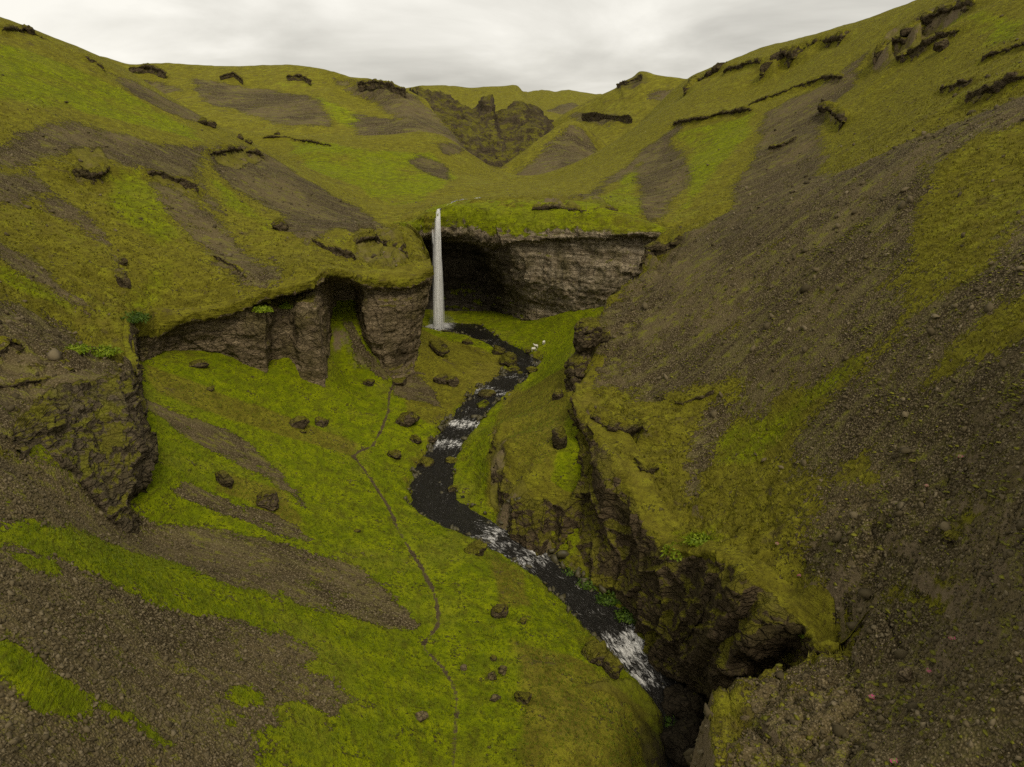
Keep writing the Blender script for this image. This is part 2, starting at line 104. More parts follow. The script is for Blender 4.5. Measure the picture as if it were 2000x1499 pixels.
 [(16.15,90,-35.72),(11.37,88,-36.03),(11.07,88,-37.15),(11.55,88.5,-39.26),(9.7,87,-40.85),(9.01,86,-43.8),(8.64,85,-45.98),(8.64,85.6,-50.98)],
 [(17.23,84,-36.54),(13.17,81,-36.63),(11.2,80,-38.62),(10.78,81,-41.62),(10.02,82,-45.1),(6.12,81.5,-52.07),(5.72,80,-53.05),(5.72,80.6,-58.05)],
 [(17.97,77,-38.88),(14.78,74.5,-39.28),(14.17,74,-40.7),(13.42,76,-43.9),(11.98,76,-46.75),(9.69,76.5,-52.22),(9.26,75,-53.43),(9.26,75.6,-58.43)],
 [(18.73,74.5,-39.62),(15.71,72.5,-40.81),(15.14,73,-42.71),(14.71,74.8,-46.01),(13.57,75,-48.86),(11.6,75,-52.83),(11.29,74,-54.57),(11.29,74.6,-59.57)],
 [(19.41,72,-40.26),(16.52,69,-41.14),(15.48,69,-42.77),(15.14,71,-45.71),(14.4,71,-48.47),(12.93,72,-52.37),(12.56,71,-54.17),(12.56,71.6,-59.17)],
 [(20.85,67,-38.08),(18.03,64,-39.07),(17.1,64,-40.89),(16.6,65.5,-44.71),(15.61,66.5,-48.04),(14.83,68.6,-52.9),(15.05,68.6,-54.6),(15.05,69.2,-59.6)],
 [(21.53,64.6,-37.8),(19.03,62.3,-38.44),(18.4,62.8,-40.67),(17.6,63.8,-44.69),(16.55,65,-48.79),(14.85,66.8,-53.59),(15.16,67,-55.3),(15.16,67.6,-60.3)],
 [(22.52,62,-36.97),(19.77,59.5,-36.88),(18.79,59,-38.55),(17.73,59.5,-42.38),(16.5,61.5,-47.55),(14.67,64.8,-53.62),(15.13,65,-55.03),(15.13,65.6,-60.03)],
 [(23.27,60,-36.68),(20.67,57.6,-36.69),(20.03,58,-38.91),(19.08,58.4,-42.54),(17.95,60.4,-47.7),(15.9,63.2,-53.78),(16.35,63.5,-55.47),(16.35,64.1,-60.47)],
 [(24.12,58,-36.23),(21.21,55,-35.94),(20.07,54,-36.86),(19,54,-40.1),(18.4,57,-45.85),(17.16,62,-53.96),(17.64,62.2,-55.36),(17.64,62.8,-60.36)],
 [(25.17,56,-36.7),(22.64,53.6,-36.59),(21.7,53.6,-37.97),(20.58,54,-40.98),(19.63,56.4,-46.43),(19.06,61,-54.62),(19.44,61,-55.97),(19.44,61.6,-60.97)],
 [(26.01,54,-36.86),(23.68,51.5,-36.69),(21.83,50,-36.62),(20.33,50,-38.66),(19.39,52.5,-43.89),(20.38,59,-53.94),(20.79,59.4,-55.62),(20.79,60,-60.62)],
 [(26.68,50,-37.63),(24.76,48.5,-37.5),(24.94,50,-39.18),(24.95,52,-41.83),(23.37,53,-44.87),(22.19,56,-52),(22.09,56,-53.58),(22.09,56.6,-58.58)],
 [(25.88,46.5,-36.82),(24.1,46,-36.61),(24.37,46.5,-37.65),(24.39,47,-39.29),(23.9,48,-42.19),(22.28,49,-47.43),(21.69,48,-49.24),(21.69,48.6,-54.24)],
 [(27.58,46,-36.33),(25.29,45.4,-36.14),(25.41,45.6,-36.92),(25.5,46,-38.55),(25.09,47,-41.42),(23.58,48,-46.58),(23.23,47.5,-48.83),(23.23,48.1,-53.83)]],
'bank': [
 [(0.88,113,-42.96),(-1.3,111.5,-43.04),(-1.89,110,-43.66),(-2.12,108.5,-44.43),(-2.28,107.5,-45.39),(-2.28,108.1,-50.39)],
 [(-0.85,109,-43.53),(-2.82,106,-43.05),(-3.1,103.5,-44.14),(-3.19,100.5,-45.45),(-3.32,99,-46.92),(-3.32,99.6,-51.92)],
 [(0,101,-43.07),(-1.94,98,-43.47),(-2.44,95.5,-45.51),(-2.43,94.2,-47.73),(-2.28,93.6,-49.78),(-2.28,94.2,-54.78)],
 [(1.52,95.5,-44.01),(-0.74,92,-44.17),(-1.45,90,-46.24),(-1.15,88.4,-48.46),(-0.71,87,-50.25),(-0.71,87.6,-55.25)],
 [(2.96,92.5,-44.25),(1.07,88.6,-44.34),(0.35,86.6,-46.06),(0.14,85.6,-48.49),(0.28,85,-50.52),(0.28,85.6,-55.52)],
 [(4.35,90.5,-44.49),(2.79,86.5,-44.6),(2.34,84.4,-46.42),(2.07,83.4,-49.73),(2.21,83,-51.45),(2.21,83.6,-56.45)],
 [(5.72,89,-44.54),(4.67,85,-44.28),(4.19,82.8,-46.3),(3.8,81.8,-50.63),(3.82,81.5,-52.47),(3.82,82.1,-57.47)],
 [(6.53,88.3,-44.42),(5.65,85,-45.2),(5.34,83.6,-47.52),(5.07,82.4,-51.16),(5.08,82,-52.95),(5.08,82.6,-57.95)],
 [(7.61,87.6,-44.23),(6.82,84.4,-43.97),(6.4,82.2,-46.72),(6.09,81.2,-51.11),(6.1,80.8,-52.95),(6.1,81.4,-57.95)],
 [(10.14,87,-43.54),(9.31,85.4,-44.03),(8.88,83.4,-47.4),(8.34,82,-52),(8.36,81.6,-53.71),(8.36,82.2,-58.71)]],
'spur': [
 [(-45.5,60,-22.07),(-44.08,58,-22.78),(-43.34,57,-23.1),(-43.01,56.5,-23.52),(-43.13,56.5,-24.09),(-42.96,56,-24.84),(-42.96,56.6,-29.84)],
 [(-48.48,70,-21.77),(-45.78,66,-22.12),(-43.88,63,-23.17),(-42.66,61,-24.46),(-41.78,59.5,-25.88),(-41.54,59,-26.68),(-41.54,59.6,-31.68)],
 [(-47.76,74,-22.43),(-45.17,70,-22.61),(-43.41,66,-24.27),(-42.61,64,-26.21),(-40.92,61,-27.85),(-40.3,60,-28.44),(-40.3,60.6,-33.44)],
 [(-47.5,78,-22.72),(-45.11,74,-23.31),(-42.96,70,-25.17),(-41.2,66,-27.58),(-39.47,61,-30.53),(-39.02,60,-31.1),(-39.02,60.6,-36.1)],
 [(-46.85,80,-22.99),(-44.25,76,-23.64),(-41.66,71,-25.53),(-39.48,66,-28.15),(-38.65,61.5,-32.71),(-37.89,60,-33),(-37.89,60.6,-38)],
 [(-48.24,84,-24.13),(-45.23,80,-25.2),(-41.99,74,-26.61),(-38.8,68,-29),(-38.1,62.5,-33.81),(-37.38,61,-34.11),(-37.38,61.6,-39.11)],
 [(-51.57,90,-25.15),(-47.96,86,-27.09),(-44.67,80,-28.11),(-39.81,72,-31.63),(-38.69,65,-34.27),(-38.29,64,-34.91),(-38.29,64.6,-39.91)],
 [(-54.18,95,-25.07),(-52.3,94,-26.27),(-50.49,90,-30.16),(-47.59,85,-32.67),(-45.92,82,-33.58),(-46.26,82,-35.67),(-46.26,82.6,-40.67)],
 [(-56.3,101,-21.27),(-54.3,99,-23.84),(-53.93,98,-27.39),(-54.17,98,-29.7),(-54.27,98,-31.27),(-54.46,98,-32.84),(-54.46,98.6,-37.84)]]}
HILLS = {'plateau_hill': [
 [(-422.17,716.8,22.67),(-376.94,640,61.07),(-321.92,560,36),(-261.9,480,18.67),(-213.33,420,8.22),(-189.01,380,0),(-175.78,353.4,-16)],
 [(-385.23,716.8,39.1),(-343.95,640,77.5),(-292.95,560,49.98),(-230.97,480,27.83),(-184.19,420,10.4),(-162.41,380,2.49),(-151.04,353.4,-13.51)],
 [(-357.8,716.8,33.27),(-319.46,640,71.67),(-267.22,560,46.51),(-208.42,480,26.31),(-164.04,420,10.4),(-144.07,380,2.49),(-133.99,353.4,-13.51)],
 [(-324.49,728,34.58),(-289.73,650,73.58),(-240.62,560,48.25),(-188.68,480,27.83),(-146.78,420,10.4),(-130.97,380,2.49),(-121.81,353.4,-13.51)],
 [(-283.42,733.6,32.45),(-253.05,655,71.75),(-210.76,560,46.51),(-169.34,480,26.31),(-132.39,420,10.4),(-117.88,380,2.49),(-109.63,353.4,-13.51)],
 [(-249.21,733.6,32.45),(-222.51,655,71.75),(-188.18,560,46.51),(-149.8,480,26.31),(-120.88,420,10.4),(-107.4,380,2.49),(-99.88,353.4,-13.51)],
 [(-218.12,728,32.99),(-194.75,650,71.99),(-161.84,560,46.51),(-130.26,480,26.31),(-106.49,420,10.4),(-94.3,380,2.49),(-87.7,353.4,-13.51)],
 [(-183.41,705.6,30.05),(-163.76,630,67.85),(-135.49,560,46.51),(-107.47,480,26.31),(-89.22,420,10.4),(-78.58,380,2.49),(-73.08,353.4,-13.51)],
 [(-159.64,683.2,26.11),(-142.54,610,62.71),(-114.83,550,42.25),(-89.47,470,22.78),(-70.33,410,8.56),(-62.11,375,1.23),(-57.76,348.75,-14.77)],
 [(-137.04,660.8,21.63),(-122.36,590,57.03),(-93.1,520,35.06),(-70.52,450,18.94),(-51.57,395,6.45),(-46.01,370,0),(-42.79,344.1,-16)],
 [(-115.41,638.4,19.49),(-103.05,570,53.69),(-76.08,500,32.14),(-57.02,440,17.12),(-37.6,390,3.83),(-33.26,370,-1.22),(-30.94,344.1,-17.22)],
 [(-100.91,627.2,17.07),(-90.1,560,50.67),(-64.76,490,28.41),(-44.13,430,12.59),(-25.29,385,-1.27),(-21.52,365,-4.81),(-20.02,339.45,-20.81)],
 [(-82.89,616,10.97),(-74.01,550,43.97),(-51.11,485,23.51),(-32.47,430,8.42),(-14.7,385,-5.59),(-11.43,365,-8.45),(-10.63,339.45,-24.45)],
 [(-69.39,604.8,5.71),(-61.96,540,38.11),(-41.35,485,18.87),(-25.17,430,4.22),(-8.68,390,-7.73),(-5.09,365,-10.89),(-4.74,339.45,-26.89)]],
'crag_hill': [
 [(-99.4,739.2,14.39),(-88.75,660,53.99),(-68.98,600,38.57),(-55.13,540,24.45),(-43.63,490,12.76),(-37.22,450,2.95),(-34.62,418.5,-13.05)],
 [(-83.92,733.6,12.65),(-74.93,655,51.95),(-58.9,600,36.68),(-44.15,540,22.73),(-33.6,490,11.18),(-27.95,450,1.48),(-25.99,418.5,-14.52)],
 [(-63.85,728,7.68),(-57,650,46.68),(-44.78,600,32.89),(-33.18,540,19.28),(-23.57,490,8),(-20.23,450,-1.48),(-18.81,418.5,-17.48)],
 [(-46.09,716.8,1.13),(-41.15,640,39.53),(-32.11,590,27.47),(-24.02,540,15.8),(-16.87,490,4.81),(-14.03,450,-4.45),(-13.05,418.5,-20.45)],
 [(-34.72,711.2,-2.09),(-31,635,36.01),(-24.92,590,24.84),(-18.5,540,13.37),(-11.83,490,2.57),(-9.99,450,-5.94),(-9.29,418.5,-21.94)],
 [(-29.54,705.6,5.87),(-26.37,630,43.67),(-20.86,590,28.6),(-14.8,540,13.37),(-8.46,490,0.64),(-6.87,450,-6.53),(-6.39,418.5,-22.53)],
 [(-19.04,705.6,7.45),(-17,630,45.25),(-14.04,590,28.6),(-9.25,540,13.37),(-5.42,490,0),(-4.37,450,-7.13),(-4.07,418.5,-23.13)],
 [(-16.35,707.84,-6.08),(-14.6,632,31.84),(-8.86,590,21.06),(-4.45,540,9.87),(-2.37,490,-0.64),(-1.56,450,-7.73),(-1.45,418.5,-23.73)],
 [(-7.23,711.2,-2.09),(-6.46,635,36.01),(-0.8,590,23.71),(1.85,540,11.27),(1.69,490,0),(1.88,450,-7.73),(1.74,418.5,-23.73)],
 [(4.85,716.8,1.94),(4.33,640,40.34),(7.29,595,26.95),(8.14,540,13.37),(6.76,490,1.61),(5.62,450,-7.13),(5.23,418.5,-23.13)],
 [(17.25,728,0.74),(15.4,650,39.74),(16.34,600,26.41),(15.68,545,13.49),(11.83,490,2.57),(9.37,450,-6.53),(8.71,418.5,-22.53)],
 [(29.67,728,-5.43),(26.49,650,33.57),(25.37,600,23.34),(22.63,550,12.55),(18.58,490,3.21),(15.61,450,-5.94),(14.52,418.5,-21.94)],
 [(42.2,728,-13.72),(37.68,650,25.28),(34.89,600,17.56),(30.23,550,8.98),(25.36,490,1.61),(21.85,450,-5.94),(20.32,418.5,-21.94)]],
'distant_plateau': [
 [(-225.77,1288,15.75),(-201.58,1150,84.75),(-175.84,1000,64.29),(-150.41,850,38.49),(-133.56,750,19.53),(-124.21,697.5,3.53)],
 [(-173.2,1288,25.08),(-154.64,1150,94.08),(-135.12,1000,67.43),(-115.7,850,38.49),(-102.74,750,19.53),(-95.55,697.5,3.53)],
 [(-147.07,1288,28.65),(-131.31,1150,97.65),(-107.98,1000,70.57),(-86.78,850,38.49),(-77.06,750,19.53),(-71.66,697.5,3.53)],
 [(-112.44,1288,29.37),(-100.39,1150,98.37),(-80.99,1000,70.57),(-63.64,850,38.49),(-56.51,750,19.53),(-52.55,697.5,3.53)],
 [(-77.94,1288,25.08),(-69.59,1150,94.08),(-54.05,1000,67.43),(-40.5,850,38.49),(-35.96,750,19.53),(-33.44,697.5,3.53)],
 [(-34.62,1288,27.22),(-30.91,1150,96.22),(-20.26,1000,69.31),(-14.46,850,38.49),(-12.84,750,19.53),(-11.94,697.5,3.53)],
 [(6.92,1288,27.94),(6.18,1150,96.94),(8.1,1000,69.31),(11.57,850,38.49),(10.27,750,19.53),(9.55,697.5,3.53)],
 [(21.72,1344,20.19),(19.4,1200,92.19),(28.12,1040,68.17),(32.57,870,39.4),(28.27,750,18.56),(26.29,697.5,2.56)],
 [(63.31,1568,27.04),(56.53,1400,111.04),(50.55,1150,73.93),(49.02,900,39.61),(41.66,760,18.81),(38.75,706.8,2.81)],
 [(92.97,1624,24.39),(83.01,1450,111.39),(73.89,1150,73.93),(64.34,900,39.61),(54.68,760,18.81),(50.85,706.8,2.81)],
 [(120.24,1624,27.11),(107.35,1450,114.11),(97.22,1150,73.93),(82.73,900,39.61),(70.3,760,18.81),(65.38,706.8,2.81)],
 [(180.69,1624,18.96),(161.33,1450,105.96),(128.46,1150,70.31),(104.18,900,39.61),(88.53,760,18.81),(82.33,706.8,2.81)],
 [(251.87,1624,18.96),(224.89,1450,105.96),(179.07,1150,70.31),(140.94,900,39.61),(119.78,760,18.81),(111.39,706.8,2.81)]],
'round_spur': [
 [(-12.47,448,-33.26),(-11.14,400,-9.26),(-8.48,380,-11.34),(-6.29,360,-12.43),(-4.76,340,-14.72),(-4.43,316.2,-30.72)],
 [(-4.89,470.4,-30.18),(-4.37,420,-4.98),(-1.36,390,-7.73),(0,365,-10.89),(1.17,335,-15.18),(1.09,311.55,-31.18)],
 [(6.65,481.6,-24.39),(5.93,430,1.41),(7.66,395,-3.12),(8.77,360,-8.34),(9.11,325,-14.73),(8.48,302.25,-30.73)],
 [(18.6,492.8,-17.79),(16.61,440,8.61),(16.56,400,1.31),(16.25,360,-5.94),(15.79,322,-13.94),(14.69,299.46,-29.94)],
 [(30.97,504,-10.94),(27.65,450,16.06),(25.07,405,5.3),(22.59,362,-4.3),(20.47,325,-12.97),(19.04,302.25,-28.97)],
 [(40.95,509.6,-7.57),(36.56,455,19.73),(33.24,410,6.69),(29.09,365,-3.61),(26.53,330,-12.06),(24.67,306.9,-28.06)],
 [(48.98,512.96,-9.66),(43.73,458,17.82),(39.35,415,6.78),(36.07,372,-2.94),(32.75,335,-11.12),(30.46,311.55,-27.12)],
 [(58.25,515.2,-16.21),(52.01,460,11.39),(47.72,420,4.12),(43.41,380,-2.5),(39.13,340,-10.14),(36.39,316.2,-26.14)],
 [(67.41,515.2,-23.08),(60.18,460,4.52),(55.76,425,0.56),(51.32,390,-3.08),(45.68,345,-9.14),(42.48,320.85,-25.14)],
 [(76.52,515.2,-27.6),(68.32,460,0),(63.23,425,-2.24),(58.17,390,-5.14),(51.68,345,-9.14),(48.07,320.85,-25.14)]],
'knoll_hill': [
 [(32.81,739.2,-16.04),(29.29,660,23.56),(30.82,600,15.63),(31.54,540,8.82),(29.22,470,0),(27.18,437.1,-16)],
 [(47.38,733.6,-7.55),(42.31,655,31.75),(42.3,590,21.06),(39.97,530,12.09),(38.13,460,0),(35.46,427.8,-16)],
 [(64.07,728,0.74),(57.21,650,39.74),(55.26,580,26.27),(51.64,520,13.54),(47.15,455,0),(43.85,423.15,-16)],
 [(79.79,716.8,7.57),(71.24,640,45.97),(67.68,570,31.25),(62.74,510,16.57),(57.51,450,0),(53.48,418.5,-16)],
 [(94.88,705.6,13.74),(84.72,630,51.54),(79.62,560,34.24),(73.4,500,17.85),(66.87,440,0),(62.19,409.2,-16)],
 [(97.24,700,17.12),(86.82,625,54.62),(83.33,555,35.68),(77.65,495,19.26),(71.22,430,1.41),(66.23,399.9,-14.59)],
 [(107.82,694.4,21.97),(96.27,620,59.17),(89.18,550,37.09),(83.55,490,19.06),(76.09,425,4.17),(70.76,395.25,-11.83)],
 [(114.02,688.8,26.7),(101.8,615,63.6),(94.9,545,38.46),(88.3,480,20.21),(80.81,420,6.86),(75.15,390.6,-9.14)],
 [(122.26,683.2,25.74),(109.16,610,62.34),(102.04,540,38.11),(92.77,470,21.28),(84.34,410,9.35),(78.43,381.3,-6.65)],
 [(132.62,672,22),(118.41,600,58),(109.1,530,37.4),(98.51,460,22.3),(91.07,410,13.32),(84.7,381.3,-2.68)],
 [(147.47,638.4,19.49),(131.67,570,53.69),(120.34,510,37.59),(109.91,450,24.67),(102.1,405,17.05),(94.95,376.65,1.05)],
 [(161.91,604.8,19.13),(144.57,540,51.53),(134.7,500,38.41),(123.52,445,27.21),(114.22,400,19.39),(106.22,372,3.39)]]}
COVERS = [
 ('L', 'scree', [(-54.25,55.23),(-60.45,84.99),(-51.15,74.76),(-42.47,58.33),(-41.85,52.75),(-44.33,42.83)]),
 ('L', 'scree', [(-47.12,53.06),(-44.02,56.16),(-42.78,57.71),(-40.61,58.95),(-39.37,60.81),(-38.44,63.91),(-33.48,67.94),(-25.42,70.11),(-20.46,69.8),(-15.5,68.25),(-12.71,65.46),(-11.47,63.6),(-9.92,61.43),(-12.4,60.5),(-18.6,60.19),(-22.94,58.95),(-27.9,57.09),(-33.79,58.02),(-35.65,52.75),(-35.34,47.79),(-36.58,44.69),(-39.06,41.9)]),
 ('L', 'scree', [(-37.2,36.01),(-34.1,40.97),(-34.1,43.76),(-33.17,45.93),(-32.24,46.55),(-29.76,47.48),(-27.28,49.03),(-23.25,52.13),(-20.15,53.06),(-18.29,52.44),(-17.36,49.34),(-15.81,49.96),(-14.88,49.96),(-13.95,47.17),(-13.95,45),(-15.19,43.14),(-17.67,40.04),(-17.36,37.25),(-16.43,33.22),(-16.43,22.99),(-22.32,17.41)]),
 ('L', 'moss', [(-30.07,32.91),(-28.83,33.22),(-27.59,33.53),(-26.35,33.53),(-24.8,33.84),(-24.18,32.29),(-25.11,31.05),(-25.73,30.74),(-27.28,30.74),(-28.52,30.43)]),
 ('L', 'moss', [(-24.8,33.84),(-23.56,35.08),(-22.32,35.08),(-21.08,35.08),(-21.39,34.15),(-22.94,34.15),(-23.87,33.22)]),
 ('L', 'moss', [(-21.39,43.14),(-19.84,44.69),(-18.6,43.14),(-19.84,41.28),(-20.77,41.59)]),
 ('L', 'moss', [(-20.46,39.73),(-19.53,40.97),(-19.22,39.11),(-19.84,38.8)]),
 ('L', 'moss', [(-17.98,43.45),(-16.43,45.62),(-13.64,44.69),(-15.5,42.21),(-17.05,41.9)]),
 ('L', 'moss', [(-18.29,40.04),(-12.4,45),(-11.16,40.04),(-16.43,36.63)]),
 ('L', 'moss', [(-33.79,41.9),(-33.17,44.69),(-32.24,43.76),(-32.55,41.28)]),
 ('L', 'scree', [(-48.98,89.02),(-45.26,89.64),(-39.99,91.5),(-36.27,90.57),(-32.55,87.16),(-29.14,84.37),(-26.04,80.65),(-26.04,79.1),(-28.83,81.58),(-33.17,83.13),(-38.44,84.06),(-44.02,85.3),(-47.74,87.47)]),
 ('L', 'scree', [(-37.82,71.04),(-37.2,73.83),(-33.17,74.76),(-29.45,75.38),(-25.42,74.14),(-23.56,72.59),(-25.73,71.04),(-30.38,71.66),(-34.72,71.35),(-37.2,70.42)]),
 ('L', 'scree', [(-32.86,133.66),(-31.31,134.59),(-28.21,132.42),(-25.11,133.35),(-24.18,130.87),(-26.35,129.94),(-29.76,130.25),(-31.62,131.8)]),
 ('L', 'scree', [(-23.25,133.35),(-18.91,134.9),(-14.88,130.25),(-13.33,125.6),(-19.22,125.6),(-22.63,126.22)]),
 ('L', 'olive', [(-53.94,100.18),(-44.95,100.8),(-32.55,104.52),(-24.49,104.21),(-24.49,99.56),(-33.79,98.01),(-43.71,93.98),(-49.6,92.43)]),
 ('L', 'olive', [(-23.25,171.79),(-12.4,163.73),(-1.24,153.5),(-2.17,144.51),(-9.92,129.32),(-13.95,118.47),(-18.91,121.26),(-22.32,133.04),(-19.22,138.93)]),
 ('L', 'olive', [(-0.93,138),(10.23,120.95),(10.23,106.07),(6.82,94.6),(4.96,87.47),(5.58,81.89),(0,86.85),(-3.1,91.81),(-3.72,107.31)]),
 ('L', 'olive', [(0,61.12),(6.82,59.57),(12.71,56.47),(13.95,48.41),(1.86,40.35),(1.24,49.96)]),
 ('L', 'olive', [(-3.41,80.03),(0.62,77.24),(1.86,68.56),(-1.24,67.63)]),
 ('L', 'olive', [(-35.96,80.65),(-28.83,81.58),(-23.56,71.35),(-29.45,75.38),(-34.72,75.38)]),
 ('L', 'rock', [(-3.1,110.41),(-1.24,105.45),(0,93.67),(2.79,86.85),(5.27,85.3),(5.27,81.27),(3.41,81.89),(0,86.54),(-1.24,88.09),(-2.79,93.05),(-3.41,102.66)]),
 ('L', 'rock', [(10.54,130.87),(13.64,121.88),(13.33,112.27),(10.54,114.13)]),
 ('L', 'wet', [(7.44,54.92),(11.78,54.92),(12.09,49.34),(12.71,45),(18.6,45.31),(23.56,63.29),(18.29,63.29),(15.5,62.67)]),  # gorge slot: wet rock, with its shade painted into the colour
 ('L', 'rock', [(6.51,55.54),(12.09,56.16),(12.4,49.65),(13.95,48.41),(18.29,47.48),(22.01,61.74),(15.5,62.67)]),
 ('U', 'scree', [(-75.53,183.53),(-77.46,205.31),(-73.76,214.58),(-70.96,216.86),(-60.15,211.03),(-48.28,200.65),(-36.04,191.81),(-28.06,162.6),(-33.98,153.16),(-40.3,157.17),(-43.74,153.44),(-49.82,160.24),(-59.51,168.25),(-68.59,172.45),(-72.75,175.29)]),
 ('U', 'scree', [(-94.56,149.01),(-94.86,161.94),(-88.55,167.87),(-81.38,173.82),(-77.24,187.68),(-71.14,171.42),(-71.42,162.47),(-75.98,153.87),(-80.51,150.46),(-86.38,150.52),(-87.66,140.89),(-86.04,123.89),(-85.94,114.79),(-90.04,121.02),(-91.13,132.05)]),
 ('U', 'scree', [(-81.23,123.1),(-77.54,125.45),(-69.03,121.13),(-63.56,116.29),(-61.4,109.99),(-64.91,114.69),(-71.13,119),(-77.47,119.71)]),
 ('U', 'scree', [(-85.94,114.79),(-84.58,129.01),(-78.73,125.7),(-78.89,118.78),(-78.86,112.13),(-79.47,104.2)]),
 ('U', 'scree', [(-74.27,151.53),(-71.56,152.82),(-62.12,145.99),(-53.06,139.39),(-44.2,124.94),(-37.4,116.62),(-42.93,116.93),(-51.3,124.64),(-61.24,136),(-68.94,143.88)]),
 ('U', 'scree', [(-52.39,168.52),(-45.59,167.45),(-38.49,153.91),(-41.31,143.32),(-47.28,150.51)]),
 ('U', 'scree', [(-72.16,170.99),(-62.35,152.77),(-59.63,149.92),(-63.35,151.36),(-70.45,162.89)]),
 ('U', 'scree', [(-63.03,79.67),(-62.59,85.18),(-60.3,86.82),(-57.82,89.93),(-49,82.52),(-46.45,81.5),(-46.2,70.93),(-46.25,65.76),(-43.87,58.24),(-44.09,51.82)]),
 ('U', 'scree', [(-70.54,98.42),(-68.57,100.63),(-63.3,98.46),(-58.01,96.4),(-58.82,95.16),(-63.31,95.32),(-67.7,93.87)]),
 ('U', 'moss', [(-56.95,93.37),(-54.84,98.24),(-52.11,93.35),(-48.75,82.67)]),
 ('U', 'scree', [(-114.44,218.52),(-105.26,223.09),(-96.44,228.53),(-86.06,218.26),(-94.29,207.78),(-105.16,208.27)]),
 ('U', 'lush', [(-127.3,178.74),(-127.08,192.58),(-121.05,202.5),(-105.16,208.27),(-86.4,203.05),(-78.67,189.55),(-92.55,180.62),(-100.14,167.52),(-103.47,152.83),(-104.67,143.32)]),
 ('U', 'lush', [(-79.12,143.75),(-79.1,156.66),(-71.41,145.7),(-60.42,130.05),(-59.23,123.63),(-67.27,125.73),(-75.08,130.83)]),
 ('U', 'lush', [(-66.97,85.68),(-67.21,92.61),(-65.08,94.91),(-59.72,95.35),(-62.12,90.01),(-64.5,88.32),(-64.24,81.69)]),
 ('U', 'lush', [(-60.79,116.09),(-58.87,123.8),(-55.02,115.71),(-56.17,107.27),(-56.75,102.37)]),
 ('U', 'lush', [(-70.85,169.3),(-62.15,166.23),(-49.9,152.49),(-50.71,147.53),(-61.21,155.23)]),
 ('U', 'rock', [(-85.77,146.42),(-86.06,156.35),(-79.58,145.6),(-78.15,138.07),(-80.55,135.66)]),
 ('U', 'rock', [(-75.28,186.04),(-74.4,214.36),(-69.87,209.31),(-68.78,187.35),(-71.86,179.12)]),
 ('U', 'rock', [(-75.98,153.87),(-73.06,158.48),(-69.19,161.28),(-66.78,151.9),(-71.16,151.97)]),
 ('U', 'rock', [(-33.63,155.96),(-28.37,164.44),(-22.41,154.39),(-20.9,135.48),(-25.03,133.22),(-30.74,142.56)]),
 ('U', 'lush', [(-95.48,317.05),(-59.89,290.22),(-31.04,301.4),(-19.07,271.98),(-27.81,218.91),(-36.06,212.76),(-50.86,235.82),(-66.95,240.28)]),
 ('U', 'scree', [(-38.65,297.15),(-26.56,291.86),(-22.34,262.75),(-30.18,269.45),(-39.71,285.47)]),
 ('U', 'scree', [(-32.45,315.08),(-21.93,326.73),(-20.98,312.55),(-27.77,305.11)]),
 ('U', 'lush', [(-7.81,180.31),(4.9,175.43),(14.87,170),(24.38,165.08),(26.86,161.87),(10.45,172.25),(-2.43,178.45),(-7.81,180.31)]),
 ('U', 'rock', [(5.27,188.66),(15.71,185.97),(25.3,178.69),(24.02,166.08),(18.2,167.76),(10.96,172.22),(6.5,176.36)]),
 ('U', 'scree', [(16.46,124.18),(24.03,132.63),(33.06,139.53),(37.96,134.97),(54.78,178.41),(66.12,200.41),(77.98,234.02),(86.47,229.56),(96.6,225.48),(108.19,227.84),(100.82,207.54),(88.48,204.85),(79.33,193.03),(70.37,168.39),(53.81,123.58),(62.11,115.39),(54.76,97.55),(48.92,88.37),(46.43,82.13),(43.69,80.03),(40.77,73.63),(38.12,74.5),(34.91,77.65),(30.59,84.24),(29.63,90.71),(22.58,97.87),(13.42,103.65),(13.31,116.29)]),
 ('U', 'scree', [(53.81,123.58),(60.73,113.64),(72.47,98.72),(66.73,89.79),(60.8,98.48),(55.66,97.77),(54.55,104.31)]),
 ('U', 'scree', [(56.08,69.26),(52.63,74.45),(46.64,71.22),(42.69,71.98),(39.6,71.03),(35.55,72.62),(31.58,71.95),(29.41,68.1),(28.72,59.11),(26.87,57.91),(22.57,55.85),(24.67,51.56),(25.59,49.64),(18.66,43.55),(14.92,42.65),(11.99,32.13),(16.75,23.11),(22.18,17.96),(55.25,65.41)]),
 ('U', 'moss', [(32.09,63.16),(33.72,60.92),(32.47,56.26),(30.82,59.78)]),
 ('U', 'moss', [(21.52,58.16),(26.25,56.58),(26.49,50.28),(25.44,49.71),(23.34,54.03)]),
 ('U', 'moss', [(28.56,45.36),(29.9,41.5),(29.05,38.85),(28.31,42.96)]),
 ('U', 'moss', [(32.32,45.14),(32.54,43.78),(31.79,42.77),(31.86,45.07)]),
 ('U', 'moss', [(41.85,62.29),(45.92,59.9),(43.1,55.2),(40.73,57.97),(38.67,61.81)]),
 ('U', 'moss', [(23.15,53.51),(26.58,48.01),(25.84,42.41),(21.84,44.28)]),
 ('U', 'moss', [(14.92,42.65),(16.68,42),(16.77,39.14),(13.96,36.09),(13.45,37.03)]),
 ('U', 'moss', [(112.4,238.55),(103.31,204.87),(82.59,186.63),(81.04,192.32)]),
 ('U', 'scree', [(25.81,90.74),(28.6,89.34),(31.06,82.45),(31.25,80.77),(28.84,84.86),(26.36,84.07),(24.33,80.07),(21.92,74.52),(20.25,74.53),(21.8,79.32),(24.13,85.79)]),
 ('U', 'lush', [(26.06,83.11),(28.6,83.33),(32.64,78.1),(35.88,76.14),(39,74.04),(37.47,72.7),(31.04,73.66),(28.07,73.87),(24.7,77.97)]),
 ('U', 'lush', [(18.18,71.05),(22.12,67.73),(21.89,63.18),(18.33,65.93),(17.15,68.74)]),
